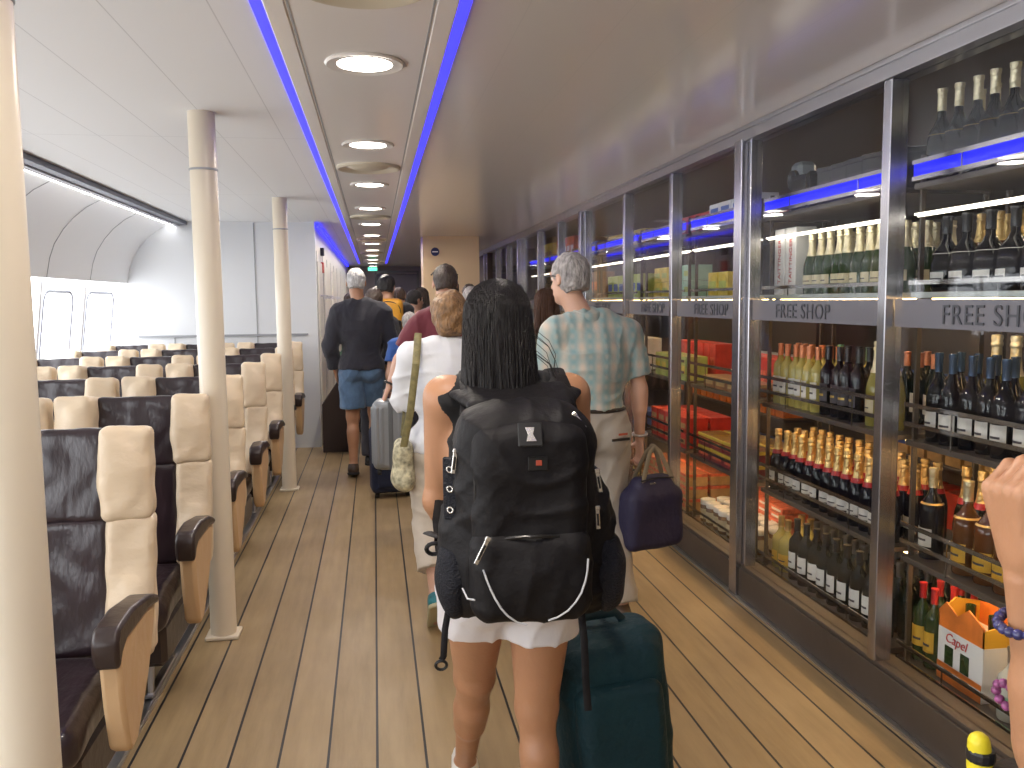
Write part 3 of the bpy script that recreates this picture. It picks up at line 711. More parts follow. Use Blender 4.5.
# six-pack carton with bottles
cb = empty('bottle_carton', (2.135, 2.70, ZB['E']), label='white and orange bottle carton with a red script brand on the bottom shelf, nearest bay', cat='carton')
b = MB().box((0, 0, .10), (.17, .24, .20), b=.002).build('carton', M['whitec'], cb)
MB().prism([(-.12, .20), (.12, .20), (.12, .26), (.08, .30), (.02, .265), (-.04, .31), (-.12, .27)], -.085, -.080).prism([(-.12, .20), (.12, .20), (.12, .28), (-.05, .30), (-.12, .27)], .080, .085).build('carton_flap', M['orange'], cb)
MB().prism([(-.085, .20), (.085, .20), (.085, .28), (-.02, .30), (-.085, .25)], .115, .12, axis=1).prism([(-.085, .20), (.085, .20), (.05, .29), (-.085, .26)], -.12, -.115, axis=1).build('carton_flap', M['lab_yellow'], cb)
MB().box((-.0865, 0, .035), (.002, .236, .065)).build('orange_strip', M['orange'], cb)
for yy, mm in ((.055, 'g_green'), (-.03, 'g_green')): MB().box((-.0865, yy, .105), (.002, .045, .07)).build('printed_bottle', M[mm], cb)
text_mesh('Capel', .050, M['lab_red'], cb, (-.087, .02, .155), (PI / 2, 0, -PI / 2), shear=.3, align='CENTER')
for yy in (-.06, .06): MB().lathe([(0, .2), (.018, .2), (.018, .29), (0, .29)], 12, (0.0, yy, 0)).build('bottle_neck', M['g_green'], cb, smooth=True)
# bays 3..8 : food
def jar():
    t = empty('jar', (0, 0, 0), label='x', cat='jar')
    MB().lathe([(0, 0), (.044, 0), (.048, .006), (.048, .100), (.041, .113), (0, .113)], 18).build('glass_body', gmat('jar_content', (.16, .09, .05)), t, smooth=True)
    MB().lathe([(0, .109), (.047, .109), (.048, .113), (.048, .138), (.045, .142), (0, .142)], 20).build('lid', M['lab_white'], t, smooth=True)
    MB().lathe([(.0487, .02), (.0487, .085)], 18).build('label', M['lab_cream'], t, smooth=True)
    return t
lay(jar(), 5, 'E', rng(4.28, 5.06, .105), (2.075, 2.19), 'glass jar with white lid on the bottom shelf of the third bay')
def rows_(kind, bay, shelf, a, b, xs, label, stack=1, jit=.003):
    d, body, band, lid = kind; p = box_item('food_box', d, body, band, lid)
    ysr = rng(a, b, d[1] + .008)
    for s in range(stack):
        for x in xs:
            for y in ysr:
                if 'used' not in p: o = p; p['used'] = 1
                else: o = dup(p, (0, 0, 0))
                o.location = (x + random.uniform(-jit, jit), y + SH, ZB[shelf] + s * (d[2] + .0045) + .0005); o['label'] = label; o['group'] = label
rows_(((.15, .19, .075), M['maroon'], M['redprint'], M['yel']), 5, 'D', 4.36, 5.0, (2.10, 2.27), 'maroon and yellow biscuit box stacked on the fourth shelf of the third bay', 2)
rows_(((.16, .15, .035), M['redprint'], M['lab_white'], None), 5, 'E', 4.40, 5.02, (2.32,), 'flat red sweet packet stacked at the back of the bottom shelf, third bay', 6)
rows_(((.15, .17, .07), M['brown'], M['tan'], M['tan']), 5, 'C', 4.36, 5.0, (2.10,), 'brown and tan chocolate box on the third shelf of the third bay', 1)
rows_(((.16, .16, .20), M['red'], M['redprint'], None), 5, 'C', 4.40, 5.0, (2.30,), 'bright red carton at the back of the third shelf, third bay', 1)
rows_(((.15, .14, .14), M['yel'], M['lime'], None), 5, 'B', 4.75, 5.0, (2.12,), 'yellow box on the second shelf of the third bay', 1)
rows_(((.13, .16, .07), M['whitec'], M['lab_blue'], None), 5, 'A', 4.36, 5.0, (2.10,), 'white packet on the top shelf of the third bay', 2)
rows_(((.15, .18, .13), M['red'], M['lab_white'], M['red']), 5, 'A', 4.62, 5.0, (2.28,), 'dark red bag box at the back of the top shelf, third bay', 1)
rows_(((.15, .14, .10), M['red'], M['tan'], None), 6, 'D', 5.34, 6.05, (2.10, 2.27), 'red and tan box stacked on the fourth shelf of the fourth bay', 2)
rows_(((.15, .12, .16), M['lime'], M['yel'], None), 6, 'C', 5.34, 5.95, (2.10,), 'yellow-green tin on the third shelf of the fourth bay', 1)
rows_(((.14, .10, .24), M['red'], M['redprint'], None), 6, 'C', 5.34, 6.0, (2.30,), 'tall red carton at the back of the third shelf, fourth bay', 1)
rows_(((.15, .14, .10), M['mintc'], M['lime'], None), 6, 'B', 5.34, 5.6, (2.12,), 'mint green box on the second shelf of the fourth bay', 2)
rows_(((.15, .14, .10), M['yel'], M['lime'], None), 6, 'B', 5.64, 6.05, (2.12,), 'yellow tin box on the second shelf of the fourth bay', 2)
rows_(((.15, .16, .08), M['tan'], M['redprint'], M['redprint']), 6, 'E', 5.34, 6.05, (2.10, 2.27), 'tan and red box stacked on the bottom shelf of the fourth bay', 3)
rows_(((.15, .18, .15), M['red'], M['redprint'], None), 6, 'A', 5.34, 6.0, (2.25,), 'red bag on the top shelf of the fourth bay', 1)
cols = ['brown', 'tan', 'red', 'maroon', 'orange', 'yel', 'lime', 'whitec', 'bluec']
for bay, (a, b) in {7: (6.36, 7.3), 8: (7.7, 8.35), 9: (8.68, 9.45), 10: (9.8, 10.7)}.items():
    for sh in 'ABCDE':
        c = cols[(bay * 3 + ord(sh)) % len(cols)]; c2 = cols[(bay * 5 + ord(sh) * 2 + 3) % len(cols)]
        nm = {'A': 'top', 'B': 'second', 'C': 'third', 'D': 'fourth', 'E': 'bottom'}[sh]
        cn = {'yel': 'yellow', 'whitec': 'white', 'bluec': 'blue', 'lime': 'lime green'}.get(c, c)
        rows_(((.16, .16, random.choice((.12, .18, .24))), M[c], M[c2], None), bay, sh, a, b, (2.12,), '%s food carton on the %s shelf of the %s bay' % (cn, nm, bayn[bay]), 1)
# free-standing display gondola and counters inside the shop
def gondola(x, y0, y1, h, label, lab2):
    g = empty('display_stand', (x, (y0 + y1) / 2, 0), label=label, cat='display stand'); L = y1 - y0
    MB().box((0, 0, .06), (.60, L, .12), b=.01).build('plinth', M['bronze'], g)
    MB().box((0, 0, h / 2 + .05), (.03, L, h - .1)).build('back_panel', M['shopwall'], g)
    n = int(h / .38)
    for k in range(n):
        MB().box((0, 0, .15 + k * .38), (.56, L, .02), b=.003).build('shelf_board', M['shelf'], g)
        kind = random.choice(cols); k2 = random.choice(cols); d = (.18, random.choice((.14, .2)), random.choice((.14, .22, .27)))
        p = box_item('food_box', d, M[kind], M[k2], None); lb = '%s box, shelf %s of the display stand %s' % ({'yel': 'yellow', 'whitec': 'white', 'bluec': 'blue', 'lime': 'lime green'}.get(kind, kind), ['one', 'two', 'three', 'four', 'five'][k] + ' up', lab2)
        for y in rng(y0 + .15, y1 - .12, d[1] + .03):
            o = p if 'used' not in p else dup(p, (0, 0, 0)); p['used'] = 1
            o.location = (x - .16, y, .162 + k * .38); o['label'] = lb; o['group'] = lb
gondola(3.6, 3.2, 5.6, 1.5, 'long low display stand inside the shop behind the bottle shelves', 'behind the bottles')
gondola(3.6, 6.6, 9.4, 1.5, 'long low display stand farther inside the shop behind the food shelves', 'behind the food shelves')
# inner shop downlights
proto = None
for x in (3.1, 4.9):
    for y in (2.4, 4.6, 6.8, 9.0, 11.2):
        if proto is None:
            proto = empty('shop_downlight', (0, 0, 0), label='round glowing downlight in the shop ceiling behind the glass', cat='ceiling light', group='shop ceiling downlights')
            MB().lathe([(.09, .002), (.11, .002), (.112, -.008), (.09, -.006)], 24).build('trim_ring', M['steel'], proto, smooth=True)
            MB().lathe([(0, -.005), (.09, -.003)], 24).build('diffuser', M['lamp'], proto)
            o = proto
        else: o = dup(proto, (0, 0, 0))
        o.location = (x, y, ZC)
for o in list(bpy.data.objects):
    if 'used' in o: del o['used']

# ------------------------------------------------------------------ people
def V3(*a): return np.array(a, float)
def unit(v): v = np.asarray(v, float); return v / max(1e-9, np.linalg.norm(v))
def skin_mat(n, c): return mat(n, c, .45, bump=.08, bscale=90, var=.05, vscale=9, sss=.06)
M['skin_tan'] = skin_mat('tan_skin', (.47, .24, .13)); M['skin_fair'] = skin_mat('fair_skin', (.60, .36, .26)); M['skin_brown'] = skin_mat('brown_skin', (.42, .22, .13))
def hair_mat(n, c, r=.35, s=(30, 30, 2)):
    m = mat(n, c, r, bump=.8, bscale=7, stretch=s, var=.45, vscale=5); return m
M['hair_black'] = hair_mat('black_hair', (.007, .005, .005), .42); M['hair_grey'] = hair_mat('grey_hair', (.34, .32, .31), .5, (14, 14, 5)); M['hair_white'] = hair_mat('white_hair', (.55, .54, .53), .5, (14, 14, 5))
M['hair_brown'] = hair_mat('light_brown_hair', (.24, .13, .055), .45, (12, 12, 6)); M['hair_dbrown'] = hair_mat('dark_brown_hair', (.045, .028, .020), .4, (14, 14, 5)); M['hair_long'] = hair_mat('chestnut_hair', (.10, .045, .025), .35)
M['eye'] = mat('eye_white', (.75, .73, .70), .15); M['iris'] = mat('eye_iris', (.03, .02, .015), .1); M['lips'] = mat('lips', (.40, .16, .13), .4)
def cloth(n, c, r=.8, **k):
    a = dict(bump=.5, bscale=14, stretch=(1, 1, .6), sheen=.2, var=.05, vscale=10); a.update(k); return mat(n, c, r, **a)

def hand_prims(w, d, pn, side, s=1.0, curl=.5, spread=0.0):
    """w wrist, d direction of the fingers, pn palm normal (fingers curl towards it), side = direction of the thumb"""
    w, d, pn = np.asarray(w, float), unit(d), unit(pn); pn = unit(pn - d * (pn @ d)); lat = unit(np.cross(d, pn)); 
    if lat @ np.asarray(side, float) < 0: lat = -lat
    L = []
    for q in (-.028, -.009, .010, .028):
        L.append(('add', .010, ('cap', w + d * .012 * s + lat * q * .55 * s, w + d * .085 * s + lat * q * s, .015 * s, .0115 * s)))
    L.append(('add', .012, ('cap', w - d * .012 * s, w + d * .02 * s, .021 * s, .019 * s, (pn, .72))))
    for q, ln, rr in ((-.030, .80, .0080), (-.0105, .95, .0088), (.0095, 1.0, .0092), (.029, .92, .0090)):
        p = w + d * .088 * s + lat * q * s; ang = curl * .55
        for k, seg in enumerate((.040, .026, .020)):
            dd = unit(d * math.cos(ang) + pn * math.sin(ang) + lat * q * spread * 6)
            p2 = p + dd * seg * ln * s
            L.append(('add', .0045, ('cap', p, p2, rr * s * (1 - .06 * k), rr * s * (.94 - .08 * k)))); p = p2; ang += curl * .8
    tb = w + d * .022 * s + lat * .022 * s + pn * .004 * s
    t1 = tb + (d * .62 + lat * .62 + pn * .42 * (0.4 + curl)) * .045 * s; t2 = t1 + unit(d * .85 + lat * (.25 - .35 * curl) + pn * .35 * (.4 + curl)) * .033 * s
    t3 = t2 + unit(d * .8 + lat * (-.1 - .3 * curl) + pn * .5 * (.3 + curl)) * .024 * s
    L += [('add', .010, ('cap', tb, t1, .0145 * s, .0115 * s)), ('add', .004, ('cap', t1, t2, .0112 * s, .0100 * s)), ('add', .003, ('cap', t2, t3, .0098 * s, .0082 * s))]
    return L

def joints(H, male, kw):
    s = H / 1.75; sw = (.185 if male else .165) * s * kw.get('sw', 1); hw = (.085 if male else .088) * s
    J = dict(s=s, hipL=V3(-hw, 0, .925 * s), hipR=V3(hw, 0, .925 * s), kneeL=V3(-hw * 1.0, .02, .50 * s), kneeR=V3(hw * 1.0, .02, .50 * s), ankL=V3(-hw * .95, -.02, .085 * s), ankR=V3(hw * .95, -.02, .085 * s),
             shL=V3(-sw, 0, 1.435 * s), shR=V3(sw, 0, 1.435 * s), elL=V3(-sw - .05, -.02, 1.12 * s), elR=V3(sw + .05, -.02, 1.12 * s), wrL=V3(-sw - .04, .06, .87 * s), wrR=V3(sw + .04, .06, .87 * s),
             neck=V3(0, -.015, 1.47 * s), head=V3(0, .01, 1.640 * s), hyaw=0., hpitch=0., footL=0., footR=0.)
    for k, v in kw.items():
        if k in J: J[k] = V3(*v) if isinstance(v, tuple) else v
    return J
def head_frame(J):
    R = np.asarray((Euler((0, 0, J['hyaw'])).to_matrix() @ Euler((J['hpitch'], 0, 0)).to_matrix()), float)
    s = J['s'] * .97; h = J['head']
    return R, s, (lambda x, y, z: h + R @ (V3(x, y, z) * s)), Euler((J['hpitch'], 0, J['hyaw']), 'XYZ')
def torso_prims(J, male, g=0., low=True, belly=0.):
    s = J['s']; sw = abs(J['shR'][0] - J['shL'][0]) / 2; cx = (J['shL'] + J['shR']) / 2; cx[2] = 0
    wz = .92 if male else .80; hz = 1.0 if male else 1.10
    L = [('add', 0, ('ell', cx + V3(0, 0, 1.27 * s), (sw * .94 + g, .118 * s + g, .21 * s + g))),
         ('add', .05 * s, ('ell', cx * .6 + V3(0, .005 + belly * .4, 1.07 * s), (sw * .78 * wz + g, (.105 + belly) * s + g, .17 * s + g))),
         ('add', .04 * s, ('cap', J['shL'] + V3(.03, 0, -.02) * s, J['shR'] + V3(-.03, 0, -.02) * s, .058 * s + g, .058 * s + g))]
    if not male: L += [('add', .03, ('ell', cx + V3(q * .07 * s, .09 * s, 1.26 * s), (.058 * s + g, .05 * s + g, .058 * s + g))) for q in (-1, 1)]
    for q in (-1, 1): L.append(('add', .04, ('cap', cx + V3(q * .05, -.02, 1.455) * s, cx + V3(q * sw * .8 / s, -.01, 1.425) * s, .035 * s + g, .035 * s + g)))
    if low: L += pelvis_prims(J, male, g)
    return L
def pelvis_prims(J, male, g):
    s = J['s']; hz = 1.0 if male else 1.08
    return [('add', .05 * s, ('ell', (0, 0, .945 * s), (.165 * s * hz + g, .112 * s + g, .12 * s + g))),
            ('add', .03 * s, ('ell', (-.075 * s, -.05 * s, .90 * s), (.085 * s + g, .085 * s + g, .09 * s + g))), ('add', .03 * s, ('ell', (.075 * s, -.05 * s, .90 * s), (.085 * s + g, .085 * s + g, .09 * s + g)))]
def leg_prims(J, g=0., k=.03, upper=True, lower=True, thick=1.):
    s = J['s'] ; L = []
    for q in 'LR':
        h, kn, a = J['hip' + q], J['knee' + q], J['ank' + q]
        if upper: L += [('add', k, ('cap', h + V3(0, 0, -.03), kn + V3(0, 0, .02), (.088 * thick) * s + g, .054 * thick * s + g))]
        if lower:
            L += [('add', k, ('cap', kn, a, .050 * s * thick + g, .034 * s + g))]
            c = kn + (a - kn) * .30 + V3(0, -.018 * s, 0); L += [('add', .03, ('cap', c, c + (a - kn) * .18, .046 * s * thick + g, .040 * s * thick + g))]
    return L
def foot_prims(J, g=0.):
    L = []; s = J['s']
    for q in 'LR':
        a = J['ank' + q]; t = J['foot' + q]      # toe-down pitch
        d = V3(0, math.cos(t), -math.sin(t)); n = V3(0, math.sin(t), math.cos(t))
        heel = a - n * .045 * s - d * .035 * s; toe = a - n * .058 * s + d * .145 * s
        L += [('add', .02, ('cap', a, heel + n * .01, .034 * s + g, .030 * s + g)), ('add', .02, ('cap', a + n * -.01, toe, .034 * s + g, .024 * s + g)), ('add', .02, ('cap', heel, toe + d * .02, .030 * s + g, .024 * s + g, ((1, 0, 0), 1.25)))]
    return L
def arm_prims(J, g=0., k=.02, thick=1.):
    s = J['s']; L = []
    for q in 'LR':
        a, e, w = J['sh' + q], J['el' + q], J['wr' + q]
        L += [('add', .035, ('cap', a + V3(0, 0, -.012), e, .050 * s * thick + g, .036 * s * thick + g)), ('add', .02, ('cap', e, w, .038 * s * thick + g, .024 * s + g))]
        L += [('add', .02, ('cap', e + (w - e) * .12, e + (w - e) * .4, .040 * s * thick + g, .034 * s * thick + g))]
    return L
def head_prims(J, male):
    R, s, P, E = head_frame(J); e = tuple(E)
    ee = (J['hpitch'], 0, J['hyaw'])
    L = [('add', .03, ('cap', J['neck'] + V3(0, 0, -.05), P(0, -.005, -.075), (.060 if male else .050) * J['s'], (.055 if male else .046) * J['s'])),
         ('add', .02, ('ell', P(0, -.012, .03), V3(.076, .096, .092) * s, ee)), ('add', .03, ('ell', P(0, .028, -.045), V3(.058, .064, .072) * s, ee)),
         ('add', .02, ('ell', P(0, .062, -.098), V3(.030, .026, .022) * s, ee)),
         ('add', .012, ('cap', P(0, .088, .018), P(0, .112, -.030), .0085 * s, .0135 * s)), ('add', .008, ('cap', P(-.014, .097, -.036), P(.014, .097, -.036), .009 * s, .009 * s)),
         ('add', .012, ('cap', P(-.045, .074, .034), P(.045, .074, .034), .012 * s, .012 * s)),
         ('sub', .012, ('ell', P(-.031, .098, .010), V3(.017, .014, .011) * s, ee)), ('sub', .012, ('ell', P(.031, .098, .010), V3(.017, .014, .011) * s, ee)),
         ('add', .006, ('cap', P(-.020, .089, -.063), P(.020, .089, -.063), .0065 * s, .0065 * s)), ('add', .006, ('cap', P(-.016, .088, -.073), P(.016, .088, -.073), .007 * s, .007 * s))]
    for q in (-1, 1):
        L += [('add', .004, ('cap', P(q * .019, .086, .0205), P(q * .043, .083, .0195), .0052 * s, .0048 * s)), ('add', .004, ('cap', P(q * .020, .086, .001), P(q * .042, .083, .002), .0040 * s, .0040 * s))]
        L += [('add', .006, ('ell', P(q * .080, -.008, -.002), V3(.010, .020, .032) * s, ee)), ('sub', .004, ('ell', P(q * .088, -.002, .0), V3(.006, .010, .018) * s, ee))]
    return L

def person(label, loc, rz, H=1.7, male=True, skin='skin_tan', vox=.009, handvox=None, grip=(.5, .5), hdir=(None, None), legthick=1., armthick=1., belly=0., **kw):
    J = joints(H, male, kw); t = empty('person', loc, rz, label=label, cat='person')
    it = torso_prims(J, male, 0., belly=belly) + leg_prims(J, thick=legthick) + foot_prims(J) + arm_prims(J, thick=armthick) + head_prims(J, male)
    for q, sx, i in (('L', 1, 0), ('R', -1, 1)):
        d = unit(J['wr' + q] - J['el' + q]) if hdir[i] is None else np.asarray(hdir[i], float)
        it += hand_prims(J['wr' + q] + d * .015, d, (sx, 0, .0) if hdir[i] is None else kw.get('palm' + q, (sx, 0, 0)), kw.get('thumb' + q, (0, 1, 0)), J['s'] * kw.get('handscale', 1), grip[i])
    # a lowest point on the floor
    body = sdf_mesh(it, vox, 'body', M[skin], t)
    R, s, P, E = head_frame(J)
    e = MB()
    for q in (-1, 1):
        c = P(q * .031, .0765, .0105)
        pr = MB().lathe([(.0, -.0115 * s)] + [(.0115 * s * math.cos(a), .0115 * s * math.sin(a)) for a in (-1.1, -.6, 0, .6, 1.1)] + [(0, .0115 * s)], 12)
        o = pr.build('eye', M['eye'], t, smooth=True); o.location = c
        o2 = MB().lathe([(0, 0), (.005 * s, 0), (.0048 * s, .0012), (0, .002)], 12).build('iris', M['iris'], o); o2.location = tuple(R @ V3(0, .0108 * s, 0)); o2.rotation_euler = (-PI / 2 + J['hpitch'], 0, J['hyaw'])
    MB().tube([P(-.020, .0945, -.068), P(0, .0985, -.067), P(.020, .0945, -.068)], [.003 * s, .0045 * s, .003 * s], 6).build('mouth', M['lips'], t, smooth=True)
    t['H'] = H
    return t, J
def short_hair(t, J, m, vox=.006, vol=1.0, low=-.055, front=.045, bald=False):
    R, s, P, E = head_frame(J); ee = (J['hpitch'], 0, J['hyaw']); v = .008 * vol
    it = [('add', 0, ('ell', P(0, -.016, .036), V3(.078 + v, .098 + v, .092 + v) * s, ee)), ('add', .02, ('ell', P(0, -.045, -.015), V3(.066 + v, .062 + v, .070 + v) * s, ee))]
    f = R @ V3(0, 1, .0); fz = R @ V3(0, -.25, -1)
    # clear the face, the ears' front and the nape
    it += [('sub', .012, ('ell', P(0, .085, -.045), V3(.085, .080, .105) * s, ee)), ('plane', 0, (P(0, 0, low), fz), None)]
    for q in (-1, 1): it.append(('sub', .006, ('ell', P(q * .092, .012, -.008), V3(.022, .030, .040) * s, ee)))
    return sdf_mesh(it, vox, 'hair', m, t, wob=.004, wobf=95)
def shirt(t, J, m, male=True, g=.014, hem=.88, sleeve=.5, name='shirt', belly=0., vox=.009, k=.02, open_neck=.0, thick=1., wob=.004, flare=.0, sl_g=.016, longs=False):
    s = J['s']; it = torso_prims(J, male, g, belly=belly)
    if flare: it.append(('add', .05, ('ell', (0, -.005, hem * s + .04), (.175 * s + flare, .125 * s + flare, .14 * s))))
    it.append(('plane', 0, ((0, 0, hem * s), (0, 0, -1)), None))
    it.append(('add', .02, ('cap', J['neck'] + V3(0, 0, -.05), J['neck'] + V3(0, .005, .012), .078 * s, .060 * s), [(J['neck'] + V3(0, 0, .004 - open_neck), (0, -.25, 1))]))
    for q in 'LR':
        a, e, w = J['sh' + q], J['el' + q], J['wr' + q]
        if sleeve <= 0: it.append(('sub', .008, ('cap', a + (e - a) * -.05 + V3(.028 if a[0] > 0 else -.028, 0, .0), e, .066 * s, .050 * s))); continue
        if sleeve <= 1:
            en = a + (e - a) * sleeve; it.append(('add', .03, ('cap', a + V3(0, 0, -.012), a + (e - a) * (sleeve + .25), .054 * s * thick + sl_g, .048 * s * thick + sl_g * 1.3), [(en, e - a)]))
        else:
            it.append(('add', .03, ('cap', a + V3(0, 0, -.012), e, .054 * s * thick + sl_g, .042 * s * thick + sl_g)))
            en = e + (w - e) * (sleeve - 1); it.append(('add', .02, ('cap', e, w + (w - e) * .2, .042 * s * thick + sl_g, .030 * s + sl_g * .8), [(en, w - e)]))
    return sdf_mesh(it, vox, name, m, t, wob=wob, wobf=24, fold=.009)
def trousers(t, J, m, male=True, g=.012, top=1.0, end=None, name='trousers', vox=.009, thick=1., hemg=.03, wob=.004, cut=None):
    """end: fraction down the shin (1 = ankle) or cut: fraction down the thigh for shorts"""
    s = J['s']; it = pelvis_prims(J, male, g) + [('add', .04, ('ell', (0, 0, 1.0 * s), (.150 * s + g, .105 * s + g, .09 * s)))]
    it.append(('plane', 0, ((0, 0, top * s), (0, 0, 1)), None))
    for q in 'LR':
        h, kn, a = J['hip' + q], J['knee' + q], J['ank' + q]
        if cut:
            en = h + (kn - h) * cut; it.append(('add', .012, ('cap', h + V3(0, 0, -.03), h + (kn - h) * (cut + .3), .092 * s * thick + g, .070 * s * thick + g + hemg), [(en, (kn - h) * V3(.0, .2, 1))]))
        else:
            it.append(('add', .02, ('cap', h + V3(0, 0, -.03), kn, .092 * s * thick + g, .060 * s * thick + g)))
            en = kn + (a - kn) * end; it.append(('add', .02, ('cap', kn, a + (a - kn) * .25, .060 * s * thick + g, .044 * s + g + hemg), [(en, a - kn)]))
    return sdf_mesh(it, vox, name, m, t, wob=wob, wobf=20, fold=.007)
def shoes(t, J, m, sole, vox=.007, tongue=None, laces=None):
    s = J['s']
    for q in 'LR':
        a = J['ank' + q]; tt = J['foot' + q]; d = V3(0, math.cos(tt), -math.sin(tt)); n = V3(0, math.sin(tt), math.cos(tt))
        heel = a - n * .045 * s - d * .035 * s; toe = a - n * .056 * s + d * .150 * s
        up = sdf_mesh([('add', 0, ('cap', a - n * .005, heel + n * .008, .040 * s, .038 * s)), ('add', .03, ('cap', a - n * .02, toe, .038 * s, .030 * s)), ('add', .02, ('cap', heel, toe + d * .02, .038 * s, .030 * s, ((1, 0, 0), 1.22))),
                       ('plane', 0, (a + n * .012, n), None), ('plane', 0, (a - n * .070 * s, -n), None)], vox, 'shoe', m, t)
        sdf_mesh([('add', 0, ('cap', heel - n * .022 * s, toe + d * .022 - n * .012 * s, .043 * s, .036 * s, ((1, 0, 0), 1.2)), [(a - n * .062 * s, n), (a - n * .084 * s, -n)])], .005, 'sole', sole, up)
def long_hair(t, J, m, zlow, w=.10, depth=.09, n=170, seed=1, vox=.007, r=.0042):
    R, s, P, E = head_frame(J); ee = (J['hpitch'], 0, J['hyaw']); b = P(0, -.05, 0); zl = zlow
    it = [('add', 0, ('ell', P(0, -.020, .030), V3(.092, .108, .098) * s, ee)), ('add', .04, ('cap', P(0, -.045, -.02), V3(b[0], b[1] - .03, zl + .06), w * .88 * s, w * s * .92, ((0, 1, 0), .72))),
          ('sub', .015, ('ell', P(0, .105, -.05), V3(.062, .085, .115) * s, ee)), ('plane', 0, ((0, 0, zl), (0, 0, -1)), None)]
    h = sdf_mesh(it, vox, 'hair', m, t, wob=.004, wobf=45)
    Rn = random.Random(seed); L = MB(); top = P(0, -.01, .128)
    for i in range(n):
        th = Rn.uniform(-.15, PI + .15) + PI; cx, cy = math.cos(th), math.sin(th); ln = zl - Rn.uniform(-.01, .06)
        q = [P(cx * .094 * math.sin(f), -.020 + cy * .110 * math.sin(f), .030 + .100 * math.cos(f)) for f in (.12, .4, .7, 1.0, 1.3, 1.6)]; jit = Rn.uniform(-.012, .010)
        p3 = V3(b[0] + cx * (w * .95 + jit) * s, b[1] - .02 + cy * (w * .72 + jit) * s, (P(0, 0, -.12)[2])); p4 = V3(b[0] + cx * (w * .93 + jit * 2) * s + Rn.uniform(-.012, .012), b[1] - .035 + cy * (w * .70 + jit) * s, ln)
        L.tube(q + [(q[-1] + p3) / 2, p3, (p3 + p4) / 2, p4], [r * .5, r * .7, r, r, r, r, r, r, r * .8, r * .15], 4)
    L.build('hair_lock', m, h, smooth=True); h.children[0]['kind'] = 'stuff'
    return h
def torus_band(name, c, axis, R_, r, m, parent, n=20, beads=0):
    ax = Vector(axis).normalized(); q = ax.to_track_quat('Z', 'Y')
    pts = [Vector(c) + q @ Vector((R_ * math.cos(2 * PI * k / n), R_ * math.sin(2 * PI * k / n), 0)) for k in range(n)]
    if not beads: return MB().tube(pts, r, 8, closed=True, up=tuple(ax)).build(name, m, parent, smooth=True)
    b = MB()
    for k in range(beads):
        p = Vector(c) + q @ Vector((R_ * math.cos(2 * PI * k / beads), R_ * math.sin(2 * PI * k / beads), 0))
        b.lathe([(0, -r)] + [(r * math.cos(a), r * math.sin(a)) for a in (-1, -.5, 0, .5, 1)] + [(0, r)], 10, tuple(p))
    return b.build(name, m, parent, smooth=True)
def band(name, pts, w, th, m, parent, up=(0, 0, 1)):          # flat strap following a path
    return MB().tube(pts, w / 2, 8, flat=th / w, up=up).build(name, m, parent, smooth=True)

# --- the woman with the black backpack
M['tank'] = cloth('black_tank', (.006, .006, .007), sheen=.05); M['whiteshorts'] = cloth('white_shorts', (.80, .78, .80), .7, bscale=9)
M['pack'] = mat('black_nylon', (.007, .006, .007), .62, spec=.28, bump=.35, bscale=18); M['pack2'] = mat('black_mesh', (.010, .011, .017), .6, spec=.3, bump=.6, bscale=160)
M['zip'] = mat('zipper_dark', (.03, .03, .03), .3, .5); M['pull'] = mat('silver_pull', (.72, .70, .66), .25, .9); M['reflect'] = mat('grey_piping', (.55, .56, .58), .4); M['redtab'] = mat('red_tab', (.38, .06, .03), .5)
M['whiteshoe'] = mat('white_shoe', (.72, .70, .66), .5, bump=.1); M['sole'] = mat('white_sole', (.65, .64, .60), .6)
WX, WY = .325, 2.13
wm, J = person('woman with long black hair in black top and white shorts, nearest in the queue', (WX, WY, 0), 0, H=1.60, male=False, vox=.0065, skin='skin_tan',
    shL=(-.165, .0, 1.325), shR=(.165, .0, 1.325), elL=(-.180, .05, 1.04), elR=(.19, .03, 1.05), wrL=(-.155, .22, .92), wrR=(.21, .18, .88), grip=(.7, 1.5), head=(-.022, .02, 1.488), neck=(-.01, -.01, 1.345),
    hipL=(-.083, 0, .845), hipR=(.083, 0, .845), kneeL=(-.085, .18, .49), kneeR=(.072, .03, .465), ankL=(-.105, .47, .085), ankR=(.085, .0, .078), footL=.0, legthick=1.14, armthick=1.0)
wm.rotation_euler = (0, 0, -.06)
shirt(wm, J, M['tank'], male=False, g=.007, hem=.90, sleeve=0, name='tank_top', vox=.008, wob=.002)
trousers(wm, J, M['whiteshorts'], male=False, g=.014, top=1.0, cut=.42, name='shorts', vox=.007, thick=1.08, hemg=.020, wob=.003)
shoes(wm, J, M['whiteshoe'], M['sole'], vox=.006)
long_hair(wm, J, M['hair_black'], 1.275, w=.098, n=230)
wisps = MB(); Rn = random.Random(5)
for i in range(8):
    y = -.06 + Rn.uniform(-.03, .02); z0 = 1.45 + Rn.uniform(-.04, .04); x0 = .055
    pts = [(x0, y, z0)] + [(x0 + .03 + .07 * k / 5 * Rn.uniform(.6, 1.2), y + .01 * k, z0 - .035 * k) for k in range(1, 6)]
    wisps.tube(pts, [.0008] * 5 + [.0003], 4)
wisps.build('loose_strands', M['hair_black'], wm)

